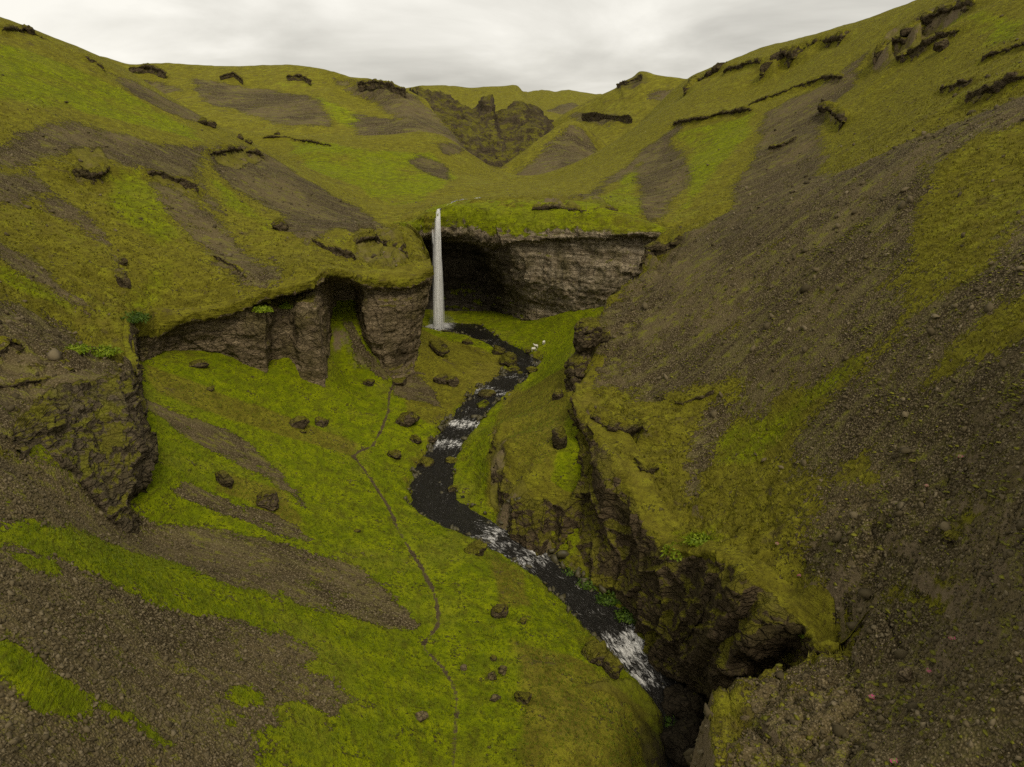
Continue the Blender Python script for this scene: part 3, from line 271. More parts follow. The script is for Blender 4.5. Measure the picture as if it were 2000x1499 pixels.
 ('U', 'scree', [(45.46,264.26),(55.58,270.03),(54.53,236.38),(46.85,195.15),(39.35,180.32),(30.35,159.39),(32.19,180.69),(39.33,228.66)]),
 ('U', 'scree', [(14.29,181.95),(29.12,230.18),(45.46,264.26),(62.08,276.58),(61.51,270.32),(45.47,250.96),(28.83,217.54),(14.61,172.92)]),
 ('U', 'lush', [(56.01,276.27),(67.23,259.57),(78.76,241.1),(68.27,217.72),(51.47,191.68),(41.66,173.54),(50.94,212.19),(56.28,247.31)]),
 ('U', 'lush', [(16.85,174.68),(33.52,226.99),(43.96,255.59),(37.42,213.76),(30.72,164.01),(24.73,164.08)]),
 ('U', 'lush', [(116.25,222.26),(110.2,188.35),(105.15,160.56),(91.32,138.55),(103.74,179.75)]),
 ('U', 'rock', [(112,232.31),(118.86,227.26),(115.22,196.94),(110.2,188.35),(108.66,194.9),(101.7,194.45),(97.39,203.54),(102.18,218.53)]),
 ('plateau_hill', 'scree', [(-245.9,587.78),(-203.38,575.32),(-164.52,556.49),(-131.89,521.73),(-111.1,454.12),(-134.97,449.81),(-183.57,500.16),(-206.62,512.18)]),
 ('plateau_hill', 'scree', [(-99.35,487.44),(-76.27,468.1),(-41.51,406.27),(-62.6,411.66),(-88.64,436.14)]),
 ('plateau_hill', 'scree', [(-141.98,594.55),(-113.76,564.8),(-86.5,535.94),(-57.79,511.97),(-32.64,455.26),(-12.52,399.91),(-5.58,371.8),(-17.69,377.41),(-37.6,390),(-64.26,446.9),(-100.41,535.17)]),
 ('plateau_hill', 'scree', [(-295.73,596.01),(-260.57,578.16),(-232.97,541.31),(-263.25,560)]),
 ('plateau_hill', 'lush', [(-145.05,546.07),(-109.55,502.74),(-91.07,480.86),(-92,447.39),(-114.45,473.42)]),
 ('plateau_hill', 'scree', [(-102.49,489.31),(-77.34,471.57),(-39.97,414.3),(-58.74,406.07),(-88.85,427.46)]),
 ('plateau_hill', 'scree', [(-119.58,574.75),(-84.33,541.86),(-67.76,529.79),(-52.11,511.99),(-38.29,475.18),(-15.7,407.16),(-5.58,371.8),(-20.59,377.51),(-44.11,402.77),(-63.66,439.9),(-91.74,524.2)]),
 ('round_spur', 'scree', [(32.62,435.33),(44.49,441.45),(51.07,405.91),(32.53,354.39),(13.96,348.54),(2.4,351.89),(-0.58,377.5),(16.56,407.21)]),
 ('knoll_hill', 'rock', [(84.8,612.3),(95.4,612.87),(104.89,597.22),(100.29,578.19),(89.95,585.82)]),
 ('knoll_hill', 'scree', [(49.15,630.08),(64.97,575.5),(82.02,519.3),(70.18,522.4),(55.59,590.07)]),
 ('knoll_hill', 'scree', [(99.18,565.74),(120.97,544.04),(111.79,520.19),(102.04,540)]),
 ('distant_plateau', 'scree', [(41.44,1056.12),(90.58,1190.73),(107.19,1070.66),(65.68,981.24)])]
RAPIDS = [(12.36,65.89,4.5,1),(13.97,63.47,3,0.9),(2.72,81.95,3.2,1),(0,84.52,2.5,0.6),(-2.82,85.87,3.5,0.75),(8.77,73.75,5,0.45),(-10.65,112.77,3,0.95),(-8.95,120.97,3,0.85),(-7.39,127.25,2.5,0.5),(-4.38,135.91,3,0.8),(0,143.69,3,0.55),(3.44,151.42,2,0.5),(-19.16,178.55,3.6,1.4),(-12.45,96.66,6,0.25),(15.76,61.05,3,0.4)]
OUTCROPS = [
 ([(-74.86,185.01,-0.27,0.99,-0.15),(-74.15,191.37,0.2,0.99,-0.11),(-73.96,201.45,0.4,1,-0.1),(-72.35,208.47,-0.08,1,-0.06),(-70.89,210.27,-0.74,1,-0.04)], 2.6, 2, 'dark overhanging rock ledge at the head of the brown scree on the left hill'),
 ([(-75.56,153.01,-4.23,0.96,-0.26),(-73.69,154.98,-4.73,0.97,-0.25),(-70.92,156.27,-5.98,0.97,-0.23),(-67.37,155.75,-7.7,0.98,-0.21)], 2.2, 1.8, 'slanting dark rock ledge above the green gully on the left hill'),
 ([(-81,136.42,-3.93,0.96,-0.28),(-79.38,137.37,-4.69,0.96,-0.29),(-78.62,139.86,-4.64,0.95,-0.3),(-79.12,143.75,-3.6,0.95,-0.31)], 3.4, 2.6, 'rugged brown rock knob beside the bright green strip on the left hill'),
 ([(60.43,276.94,10.22,-0.97,-0.23),(66.79,264.34,11.03,-0.9,-0.44),(71.84,258.34,12.31,-0.95,-0.31),(76.74,244.72,13.09,-0.96,-0.27)], 2.6, 2.2, 'long dark overhang capping the bright green wedge on the right hill'),
 ([(79.65,251.39,15.36,-0.99,-0.13),(87.55,241.06,18.97,-0.98,-0.19),(92.75,231.55,20.96,-0.97,-0.24),(94.47,220.52,20.52,-0.99,-0.16)], 2.4, 2, 'thin brown ledge rising right of the green wedge'),
 ([(75.54,331.94,24.93,-1,-0.06),(83.42,352.08,30.02,-1,0.07),(86.74,339.07,32.26,-1,-0.04),(90.26,336.15,34.25,-1,-0.08)], 6, 4.5, 'blocky dark crag where the right hill meets the skyline'),
 ([(88.71,319.01,31.92,-0.98,-0.2),(93.23,310.15,33.2,-0.96,-0.27),(96.03,300,33.16,-0.95,-0.32)], 4, 3.5, 'low dark crag just above the skyline crag of the right hill'),
 ([(92.53,283.26,27.63,-0.92,-0.39),(97.18,288.77,31.61,-0.94,-0.35),(101.45,287.29,33.91,-0.95,-0.33),(101.72,280.09,32.46,-0.95,-0.31)], 6.5, 4, 'hooked dark crag high on the right hill'),
 ([(107.05,281.66,36.07,-0.96,-0.27),(109.99,276.95,37.31,-0.98,-0.21),(110.07,261.22,35.82,-1,-0.08)], 4.5, 3.5, 'flat dark ledge near the upper right skyline'),
 ([(98.9,209.88,23.23,-1,-0.03),(103.03,213.7,26.65,-1,-0.02),(105.05,208.33,28.4,-1,0.01),(111.18,212.58,33.17,-1,0.01),(111.75,201.86,33.74,-1,-0.01),(110.87,190.79,33.27,-1,-0.02)], 6.5, 4.5, 'large dark cliff band in the top right corner of the hill'),
 ([(98.22,196.23,22.56,-1,0.01),(99.46,190.16,23.79,-1,0.01),(101.68,186.27,25.73,-1,0),(103.2,180.05,26.67,-1,-0.07)], 3.5, 3, 'grey rock shelf below the cliff band at the top right'),
 ([(83.27,204.35,10.52,-1,-0.08),(82.87,196.66,9.98,-1,0.01),(79.33,180.72,7.12,-1,-0.09)], 3.6, 3, 'dark hollowed crag standing out of the right scree'),
 ([(66.81,192.84,0.96,-0.98,-0.18),(68.89,189.7,1.6,-0.98,-0.21),(71.54,189.92,2.94,-0.99,-0.17)], 1.8, 1.8, 'small dark ledge in the middle of the right scree'),
 ([(76.79,126.89,8.89,-0.99,0.1),(77.57,121.57,9.45,-1,0.09),(78.99,116.8,10.73,-1,0.09)], 3.6, 3, 'shadowed mossy crag at the right edge of the picture'),
 ([(83.51,147.72,11.73,-0.99,0.12),(82.4,140.83,11.73,-0.99,0.11),(83.12,138.29,12.4,-0.99,0.11)], 2.2, 2, 'small mossy ledge left of the crag at the right edge'),
 ([(90.73,147.94,17.12,-1,0.09),(91.79,143.86,18.02,-1,0.09),(90.6,135.7,17.96,-1,0.09)], 2.2, 2, 'narrow dark ledge high by the right edge'),
 ([(-298.33,599.93,62.76,0.15,-0.99),(-288.23,605.62,63.99,0.15,-0.99),(-268.01,590.59,58.62,0.15,-0.99)], 5.5, 6, 'dark cliff under the far left skyline'),
 ([(-172.09,587.23,55.84,0.15,-0.99),(-160.1,585.51,55.57,0.15,-0.99),(-151.38,573.77,51.16,0.15,-0.99)], 4, 5, 'dark crag in the middle of the far plateau slope'),
 ([(-223.98,588.57,55.78,0.15,-0.99),(-217.76,598.17,58.92,0.15,-0.99),(-205.13,579.64,52.58,0.15,-0.99)], 3, 5, 'faint brown crag on the far plateau slope'),
 ([(-110.64,555.3,47.62,0.15,-0.99),(-96.77,543.81,47.79,0.15,-0.99),(-83.75,528.92,43.96,0.15,-0.99),(-73.23,519.17,39.5,0.15,-0.99)], 6, 6, 'dark crag at the right end of the far plateau'),
 ([(84.55,608.24,51.72,0.15,-0.99),(90.63,594.3,53.09,0.15,-0.99),(98.44,583.75,55.8,0.15,-0.99)], 4.5, 5, 'dark rock step on the shoulder of the far knoll'),
 ([(55.39,583.15,26.96,0.15,-0.99),(65.97,547.45,25.95,0.15,-0.99),(78.69,505.48,22.13,0.15,-0.99)], 4, 4, 'brown rock band across the far knoll slope'),
 ([(-53.31,70.77,-19.9,0.99,-0.17),(-53.07,72.22,-19.58,0.96,-0.27),(-52.43,72.69,-20.02,0.95,-0.3)], 1.8, 1.4, 'grey rock at the left edge above the spur'),
 ([(-50.36,65.64,-22.01,0.94,0.34),(-49.72,68.51,-22.51,1,-0.01),(-48.7,71.02,-22.87,0.96,-0.26),(-48.36,74.25,-22.94,0.99,0.11)], 0.9, 0.9, 'dark cracked shelf crossing the top of the left spur'),
 ([(21.29,97.57,-34.07,-0.97,-0.22),(23.65,92.45,-33.42,-0.93,-0.37),(26.23,91.19,-32.02,-0.92,-0.39),(27.31,90.87,-31.23,-0.92,-0.38)], 1.1, 1.1, 'cracked grey rock shelf on the right slope above the gorge'),
 ([(11.13,94.77,-36.55,-0.48,-0.88),(13.85,90.11,-36.52,-0.77,-0.63),(16.62,90.18,-37.05,-0.85,-0.53),(18.17,88.29,-35.87,-0.69,-0.72)], 3, 1.5, 'overhanging mossy brow above the far end of the gorge'),
 ([(14.02,81.53,-38.91,0.09,-1),(16.01,80.21,-38.36,0.05,-1),(18.25,80.21,-37.79,-0.26,-0.96)], 2.8, 1.3, 'second mossy brow above the gorge wall'),
 ([(24.98,135.58,-19.84,-0.89,-0.45),(26.22,137.73,-19.03,-0.9,-0.44),(29.72,136.21,-17.93,-0.99,-0.16),(31.92,136.52,-16.66,-1,-0.05)], 3.6, 3.2, 'mossy rock knob right of the pale layered cliff'),
 ([(5.42,175.41,-13.34,-0.46,-0.89),(10.5,173.22,-12.8,-0.59,-0.81),(16.8,168.86,-13.26,-0.38,-0.93),(23.79,168.02,-13.57,0.68,-0.74)], 2.4, 2.4, 'grey rocky ridge on the turf above the pale cliff'),
 ([(-12.29,183.12,-13.39,-0.76,-0.66),(-6.24,181.38,-13.22,0.05,-1),(1.27,177.47,-13.89,-0.58,-0.81)], 1.5, 1.8, 'broken mossy rock rim right of the waterfall lip'),
 ([(-31.98,148.28,-17.87,0.35,-0.94),(-28.77,150.68,-17.55,0.45,-0.89),(-24.35,146.3,-18.53,0.64,-0.77),(-21.02,141.85,-19.38,0.93,-0.35)], 3, 2.6, 'knobbly grey rock crown above the left buttress'),
 ([(-40.72,146.12,-17.09,0.57,-0.82),(-37.05,142.76,-18.59,0.71,-0.7),(-31.48,139.9,-19.52,0.68,-0.74)], 1.8, 1.8, 'mossy broken rock step left of the grey rock crown'),
 ([(-53.52,127.89,-18.06,0.85,-0.53),(-49.82,125.24,-18.99,0.4,-0.92),(-45.58,119.74,-19.91,-0.33,-0.94)], 1.2, 1.2, 'small brown rock step in the gravel above the left cliff'),
 ([(-133.15,204.4,30.51,0.96,-0.27),(-133.88,213.76,31.87,0.98,-0.19),(-130.7,215.72,30.48,0.99,-0.15)], 3, 3, 'dark rock on the grass at the top left corner'),
 ([(-119.61,217.31,24.98,0.99,-0.13),(-117.02,217.15,23.63,0.99,-0.13),(-114.45,215.43,22.03,0.99,-0.15)], 3, 2.6, 'dark rock on the left hill skyline'),
 ([(-105.66,319.66,6.13,0.3,-0.95),(-97.08,322.37,6.38,-0.01,-1),(-85.05,308.78,4.44,-0.43,-0.9),(-72.63,294.16,3.04,-0.4,-0.92)], 2, 2, 'dark low outcrop on the middle grass terrace')]
# x, y, z of the foot, width, height
BOULDERS = [
 (-33.17,102.66,-40.63, 2.88, 2.24, 'dark boulder left of the two on the meadow under the cliff', 'd'),
 (-30.69,106.07,-41.69, 2.23, 1.9, 'rounder dark boulder right of the two on the meadow under the cliff', 'd'),
 (-32.24,101.11,-41.03, 0.95, 0.71, 'small stone below the two meadow boulders', 'd'),
 (-29.45,76.62,-40.63, 2.73, 2.36, 'dark pitted boulder on the grass between the two gravel tongues', 'd'),
 (-34.72,77.24,-38.07, 2.11, 2.23, 'dark boulder sunk in a mossy hump near the left gravel tongues', 'm'),
 (-49.29,106.38,-31.87, 2.9, 1.21, 'low dark rock on the grass close under the left cliff', 'd'),
 (-45.26,100.49,-33.9, 1.08, 0.69, 'small dark stone on the grass below the left cliff', 'd'),
 (-18.6,116.3,-45.32, 4.17, 3.08, 'long dark boulder on the mossy bank right of the path bend', 'd'),
 (-18.91,103.9,-46.37, 2.14, 1.64, 'round dark boulder on the bank above the wide river pool', 'd'),
 (-16.43,111.34,-46.69, 2.1, 1.22, 'flat dark rock on the bank below the long boulder', 'd'),
 (-13.95,113.2,-47.53, 1.78, 1.07, 'flat dark rock at the bank edge beside the rapids', 'd'),
 (-4.65,78.48,-48.3, 2.6, 2.21, 'brown boulder standing at the near river bank', 'm'),
 (-1.24,65.46,-48.07, 1.91, 1.51, 'dark boulder on the meadow near the river bend', 'd'),
 (1.24,64.53,-48.29, 0.89, 0.67, 'small dark stone right of the meadow boulder near the bend', 'd'),
 (-4.65,55.85,-47.13, 0.74, 0.59, 'pale stone just right of the path in the foreground', 'p'),
 (-1.86,54.92,-47.38, 0.97, 0.78, 'pale broken stone in the foreground meadow', 'p'),
 (-0.93,55.85,-47.49, 1.08, 0.69, 'grey stone right beside the pale broken stone', 'p'),
 (-1.86,57.71,-47.54, 0.71, 0.51, 'dark stone behind the pale stones', 'd'),
 (-7.75,48.1,-45.62, 1.04, 0.7, 'light grey stone left of the path in the foreground', 'p'),
 (-1.55,51.82,-47.03, 0.93, 0.46, 'light flat stone in the foreground grass', 'p'),
 (0.93,52.13,-47.4, 1.59, 1.03, 'dark slab tilted in the foreground meadow', 'd'),
 (-19.22,77.55,-44.72, 0.89, 0.51, 'tiny dark stone left of the path in the middle meadow', 'd'),
 (-14.26,105.76,-49.01, 2.86, 2.02, 'mossy boulder at the head of the wide river pool', 'm'),
 (-9.92,106.38,-48.74, 2.37, 1.44, 'mossy rock on the right bank of the rapids', 'm'),
 (-8.99,96.77,-48.97, 1.4, 1.25, 'small mossy rock in the shallows of the wide pool', 'm'),
 (-4.96,134.28,-46.97, 3.51, 2.07, 'dark rock in the stream beside the green islet', 'd'),
 (-5.89,129.32,-47.33, 3.4, 2.2, 'green mossy islet in the middle of the stream', 'g'),
 (-0.62,150.4,-44.7, 4.33, 3.42, 'square mossy block on the left bank below the falls', 'm'),
 (-3.1,156.6,-43.7, 3.07, 2.12, 'mossy rock in the narrows below the plunge pool', 'm'),
 (4.34,144.82,-44.58, 2.42, 1.43, 'mossy rock at the inside of the stream bend', 'm'),
 (0,148.23,-45.83, 3.61, 1.69, 'mossy rock in the stream below the square block', 'm'),
 (1.86,145.75,-45.96, 2, 1.33, 'dark wet rock right of the mossy stream rock', 'd'),
 (-27.28,127.77,-41.93, 2.15, 1.56, 'dark stone at the foot of the left buttress', 'd'),
 (-14.57,136.76,-44.24, 3.13, 2.3, 'brown rock on the mossy bank below the buttress', 'd'),
 (-12.09,136.14,-44.78, 2.71, 2.29, 'brown rock nearest the stream on the mossy bank', 'd'),
 (-22.01,131.8,-43.14, 3.02, 1.81, 'rock at the top of the path below the buttress', 'd'),
 (-15.81,146.99,-41.05, 4.88, 3.77, 'mossy crag on the green bank left of the plunge pool', 'm'),
 (-10.54,162.8,-43.2, 2.44, 1.47, 'reddish rock at the near edge of the plunge pool', 'd'),
 (8.68,60.81,-49.92, 2.88, 2.45, 'left mossy boulder beside the lower rapids', 'm'),
 (10.23,59.57,-50.59, 2.73, 2.42, 'right mossy boulder beside the lower rapids', 'm'),
 (17.98,59.57,-55.4, 4.51, 3.33, 'big brown boulder jammed in the mouth of the gorge', 'w'),
 (16.74,54.61,-56.14, 6.05, 4.54, 'rounded dark boulder at the bottom of the gorge', 'w'),
 (6.82,93.36,-39.87, 2.79, 3.53, 'dark knobbly boulder on the green gully beside the gorge', 'm'),
 (7.44,111.65,-39.19, 2.06, 2.24, 'dark boulder on the slope below the rock pillar', 'd'),
 (-3.1,84.06,-50.78, 1.81, 0.97, 'low mossy rock in the river by the near bank', 'm'),
 (3.72,157.84,-43.95, 1.43, 0.95, 'small stone on the right stream bank below the sheep', 'm'),
 (-48.62,150.09,-15.07, 3.43, 2.78, 'round dark boulder on the grass above the left cliff', 'd'),
 (-88.3,214.56,7.85, 2.64, 2.49, 'pointed dark boulder on the crest of the left hill', 'd'),
 (-86.87,216.54,7.39, 2.96, 1.78, 'low dark boulder next to the pointed one on the crest', 'd'),
 (-104.9,333.9,7.86, 2.52, 1.83, 'lone dark boulder on the far grass terrace', 'd'),
 (-79.76,219.26,4, 2.11, 1.81, 'dark stone on the crest above the brown scree', 'd'),
 (-77.37,218.74,2.75, 2.11, 1.66, 'dark stone at the top corner of the brown scree', 'd'),
 (-60.05,108.33,-19.48, 1.9, 2.38, 'tall dark rock in the eroded groove of the left hill', 'd'),
 (-62.84,114.16,-17.03, 1.82, 1.32, 'dark rock at the top of the eroded groove', 'd'),
 (98.85,178.55,22.94, 3.31, 3.07, 'pointed dark boulder on the grass at the top right', 'd'),
 (25.73,37.8,-32.7, 1, 1.14, 'upright grey rock on the gravel at the lower right', 'p'),
 (31.13,44.03,-26.09, 1.23, 0.8, 'mossy boulder on the right gravel slope', 'm'),
 (15.12,116.74,-30.18, 3.5, 2.27, 'mossy boulder with a dark hollow right of the rock pillar', 'm'),
 (22.31,55.21,-37.29, 1.3, 0.93, 'grey boulder on the brink above the gorge alcove', 'p'),
 (26.35,31.2,-26.71, 0.39, 0.28, 'small grey stone at the lower right edge', 'p')]
SHEEP = [(4.96,156.91,-43.39),(5.58,158.46,-43.09),(7.44,159.08,-42.36)]
FLOWERS = [(33.04,50.79,-25.19),(26.73,37.1,-31.52),(21.53,31.04,-32.52),(34.94,50.37,-22.48),(25.98,55.13,-36.29),(23.94,38.01,-34.34),(27.71,37.05,-29.01),(25.29,59.02,-35.37)]
PLANTS = [
 (-44.75, 112.44, -24.03, 1.6, 'bright green angelica clump on the left end of the cliff ledge'),
 (-40.03, 111.54, -24.11, 1.7, 'bright green angelica clump in the middle of the cliff ledge'),
 (-38.3, 118.03, -24.91, 1.5, 'green plants at the right end of the cliff ledge'),
 (-54.87, 99.68, -22.97, 2.6, 'dark green bush in the notch above the left spur'),
 (-50.5, 79.06, -21.92, 1.7, 'green bush at the foot of the upper left gravel'),
 (-48.96, 81.91, -22.96, 1.9, 'green bush on the left spur brink'),
 (18.05, 66.42, -40.94, 2, 'bright yellow-green plants hanging over the gorge brink'),
 (19.7, 65.54, -39.05, 1.7, 'bright yellow-green plants a little above the gorge brink'),
 (7.44, 79.1, -51.78, 1.6, 'green ferns at the far foot of the gorge wall'),
 (9.61, 76.62, -51.74, 1.7, 'green ferns left of centre along the gorge wall foot'),
 (11.78, 73.83, -52.06, 1.8, 'green ferns right of centre along the gorge wall foot'),
 (13.95, 70.73, -52.12, 1.9, 'green ferns at the near end of the gorge wall foot'),
 (25.44, 49.35, -38.78, 1.4, 'green plants at the inner corner of the gorge alcove'),
 (15.81, 57.71, -55.54, 1.6, 'dark green fern on the boulder choke in the gorge')]
PILLAR = [(12.09,113.82,-36.53)]

# ---------------------------------------------------------------- noise
_rs = np.random.RandomState(7)
_perm = np.tile(_rs.permutation(512), 3)
_g3 = _rs.normal(size=(512, 3)); _g3 /= np.linalg.norm(_g3, axis=1)[:, None]

def perlin3(x, y, z):
    xi = np.floor(x).astype(np.int64); yi = np.floor(y).astype(np.int64); zi = np.floor(z).astype(np.int64)
    xf = x - xi; yf = y - yi; zf = z - zi
    u = xf*xf*xf*(xf*(xf*6-15)+10); v = yf*yf*yf*(yf*(yf*6-15)+10); w = zf*zf*zf*(zf*(zf*6-15)+10)
    xi &= 511; yi &= 511; zi &= 511
    def g(a, b, c):
        h = _perm[_perm[_perm[(xi+a) & 511] + ((yi+b) & 511)] + ((zi+c) & 511)]
        q = _g3[h]
        return q[..., 0]*(xf-a) + q[..., 1]*(yf-b) + q[..., 2]*(zf-c)
    x00 = g(0,0,0)*(1-u)+g(1,0,0)*u; x10 = g(0,1,0)*(1-u)+g(1,1,0)*u
    x01 = g(0,0,1)*(1-u)+g(1,0,1)*u; x11 = g(0,1,1)*(1-u)+g(1,1,1)*u
    return (x00*(1-v)+x10*v)*(1-w) + (x01*(1-v)+x11*v)*w

def fbm(p, scale, octaves=4, gain=0.5, off=0.0, ridged=False):
    """fractal noise of points p (n,3) at a wavelength in metres"""
    s = 0; a = 1.0; tot = 0
    q = np.asarray(p, float)/scale + off
    for k in range(octaves):
        n = perlin3(q[:, 0], q[:, 1], q[:, 2])
        if ridged: n = 0.6 - 1.6*np.abs(n)
        s = s + a*n; tot += a; a *= gain
        q = q*2.03 + 17.3
    return s/tot

def cells(p, scale, seed=0):
    """cellular noise: crack measure (0 in the joints) and a random value per block"""
    q = np.asarray(p, float)/scale; b = np.floor(q).astype(np.int64)
    f1 = np.full(len(q), 9.0); f2 = f1.copy(); rid = np.zeros(len(q))
    for i in (-1, 0, 1):
        for j in (-1, 0, 1):
            for k in (-1, 0, 1):
                c = b + np.array([i, j, k])
                h = _perm[_perm[_perm[(c[:, 0]+seed) & 511] + (c[:, 1] & 511)] + (c[:, 2] & 511)]
                o = c + .5 + .42*_g3[h]
                d = np.linalg.norm(q-o, axis=1)
                m = d < f1; f2 = np.where(m, f1, np.minimum(f2, d)); rid = np.where(m, h/512.0, rid); f1 = np.where(m, d, f1)
    return f2-f1, rid

def smooth(a, b, x):
    t = np.clip((x-a)/(b-a), 0, 1); return t*t*(3-2*t)

# ---------------------------------------------------------------- thin plate surface through spot heights
class Spline:
    def __init__(self, pts, lam=0.02):
        P = np.array(pts, float); self.c = P[:, :2]; self.s = 100.0
        n = len(P); X = P[:, :2]/self.s
        K = self.k(np.linalg.norm(X[:, None]-X[None], axis=2)) + lam*1e-3*np.eye(n)
        A = np.zeros((n+3, n+3)); A[:n, :n] = K; A[:n, n] = 1; A[:n, n+1:] = X; A[n, :n] = 1; A[n+1:, :n] = X.T
        b = np.zeros(n+3); b[:n] = P[:, 2]
        self.w = np.linalg.solve(A, b); self.X = X; self.n = n
    @staticmethod
    def k(r): return r*r*np.log(r+1e-9)
    def __call__(self, xy):
        out = np.empty(len(xy)); Q = np.asarray(xy, float)/self.s
        x2 = (self.X**2).sum(1)
        for i in range(0, len(Q), 40000):
            q = Q[i:i+40000]
            r2 = np.maximum((q**2).sum(1)[:, None] + x2[None] - 2*q @ self.X.T, 1e-12)
            out[i:i+40000] = (0.5*r2*np.log(r2)) @ self.w[:self.n] + self.w[self.n] + q @ self.w[self.n+1:]
        return out

def polyline_dist(xy, line, vals=None):
    """distance of each point to a polyline, plus interpolated values along it"""
    L = np.array(line, float)[:, :2]; best = np.full(len(xy), 1e9)
    V = None if vals is None else np.array(vals, float)
    out = None if V is None else np.zeros((len(xy), V.shape[1]))
    for i in range(len(L)-1):
        a, b = L[i], L[i+1]; d = b-a
        t = np.clip(((xy-a) @ d)/(d @ d), 0, 1)
        e = np.hypot(xy[:, 0]-a[0]-t*d[0], xy[:, 1]-a[1]-t*d[1])
        m = e < best; best[m] = e[m]
        if V is not None: out[m] = V[i]*(1-t[m, None]) + V[i+1]*t[m, None]
    return (best, out) if V is not None else best

def inside(xy, poly):
    x, y = xy[:, 0], xy[:, 1]; r = np.zeros(len(xy), bool); n = len(poly); j = n-1
    for i in range(n):
        xi, yi = poly[i][0], poly[i][1]; xj, yj = poly[j][0], poly[j][1]
        c = ((yi > y) != (yj > y)) & (x < (xj-xi)*(y-yi)/((yj-yi) if yj != yi else 1e-9)+xi)
        r ^= c; j = i
    return r

def signed(xy, poly):
    """positive inside"""
    d = polyline_dist(xy, list(poly)+[poly[0]])
    return np.where(inside(xy, poly), d, -d)

def catmull(A, axis, sub, tension=0.42):
    """upsample control grid A along axis; sub = pieces per segment"""
    A = np.moveaxis(A, axis, 0); n = len(A); out = []
    for i in range(n-1):
        p0 = A[max(i-1, 0)]; p1 = A[i]; p2 = A[i+1]; p3 = A[min(i+2, n-1)]
        m1 = (p2-p0)*tension; m2 = (p3-p1)*tension
        k = sub[i]
        for t in np.arange(k)/k:
            out.append((2*t**3-3*t**2+1)*p1+(t**3-2*t**2+t)*m1+(-2*t**3+3*t**2)*p2+(t**3-t**2)*m2)
    out.append(A[-1])
    return np.moveaxis(np.array(out), 0, axis)

def patch(ctrl, step, tension=0.42):
    """dense grid (n,m,3) and control-row coordinate t (m,) / column coordinate s (n,)"""
    A = np.array(ctrl, float)
    ls = np.linalg.norm(np.diff(A, axis=0), axis=2).mean(1)
    lt = np.linalg.norm(np.diff(A, axis=1), axis=2).mean(0)
    ns = [max(2, int(math.ceil(l/step))) for l in ls]; nt = [max(2, int(math.ceil(l/step))) for l in lt]
    G = catmull(catmull(A, 0, ns, tension), 1, nt, tension)
    s = np.concatenate([i+np.arange(k)/k for i, k in enumerate(ns)]+[[len(ns)]])
    t = np.concatenate([i+np.arange(k)/k for i, k in enumerate(nt)]+[[len(nt)]])
    return G, s, t

def grid_normals(G):
    a = np.gradient(G, axis=0); b = np.gradient(G, axis=1)
    n = np.cross(a, b); n /= np.linalg.norm(n, axis=2)[..., None]+1e-9
    return n

def grid_faces(n, m, flip=False):
    i = np.arange(n*m).reshape(n, m)
    f = np.stack([i[:-1, :-1], i[1:, :-1], i[1:, 1:], i[:-1, 1:]], -1).reshape(-1, 4)
    return f[:, ::-1] if flip else f

def cover(xyz, polys, warp=1.0, soft=0.6):
    """soft 0..1 mask of world XY polygons with a ragged edge"""
    m = np.zeros(len(xyz))
    for poly in polys:
        Q = np.array(poly); lo = Q.min(0)-4*warp-2; hi = Q.max(0)+4*warp+2
        k = np.where((xyz[:, 0] > lo[0]) & (xyz[:, 0] < hi[0]) & (xyz[:, 1] > lo[1]) & (xyz[:, 1] < hi[1]))[0]
        if not len(k): continue
        p = xyz[k]; sz = math.sqrt(max((hi-lo).min()-8*warp-4, .5))
        w = warp*min(1.0, 0.3+0.14*sz)
        flat = np.c_[p[:, :2], 0*p[:, 0]]
        d = signed(p[:, :2], poly) + w*2.6*fbm(flat, 5.0*warp, 4, .6, 3.1) 
        m[k] = np.maximum(m[k], smooth(-1.9*soft*w, 1.9*soft*w, d))
    return m

# ---------------------------------------------------------------- the two ground sheets
low_s = Spline(LOW); up_s = Spline(UP)
RIV = np.array(RIVER, float)
def ground_noise(p2, fine=1.0):
    p = np.c_[p2, np.zeros(len(p2))]
    r = np.hypot(p2[:, 0], p2[:, 1])
    far = smooth(150, 420, r)
    n = 0.30*fbm(p, 9.0, 3, .55) + 0.26*fine*fbm(p, 2.4, 3, .6, 5.0)
    n += far*(2.4*fbm(p, 46, 4, .55, 9.0))
    return n

def low_height(xy):
    z = low_s(xy)
    n = ground_noise(xy)
    d, v = polyline_dist(xy, RIV, RIV[:, 2:4])
    p = np.c_[xy, 0*d]
    e = d - v[:, 1] + 1.5*fbm(p, 3.2, 3, .6, 2.0)
    zn = np.maximum(z + n, v[:, 0]+0.35+0.25*fbm(p, 1.7, 2, .5, 8.0))
    t = smooth(-0.7, 0.9, e)
    zz = (v[:, 0]-0.7)*(1-t) + zn*t
    return np.where(e < 6, zz, z+n), e

def up_height(xy):
    z = up_s(xy)
    # sheep-track terracettes run along the contours
    q = np.c_[xy*.12, z*1.25]
    gul = np.c_[xy[:, 0]*.22, xy[:, 1], 0*z]      # gullies run down towards the stream
    return z + ground_noise(xy) + .16*fbm(q, 1.0, 2, .5, 11.0) + .75*fbm(gul, 7.0, 3, .55, 13.0)

def lumps(p, a):
    w = p + .7*np.c_[fbm(p, 2.2, 2), fbm(p, 2.2, 2, .5, 3.), fbm(p, 2.2, 2, .5, 7.)]
    c1, r1 = cells(w*np.array([1, 1, .6]), 3.4, 3); c2, r2 = cells(w, 1.5, 9)
    return a*(.75*(r1-.5) - .35*smooth(.22, 0, c1) + .34*(r2-.5) - .14*smooth(.2, 0, c2) + .3*fbm(p, 1.2, 3, .6, 2.))

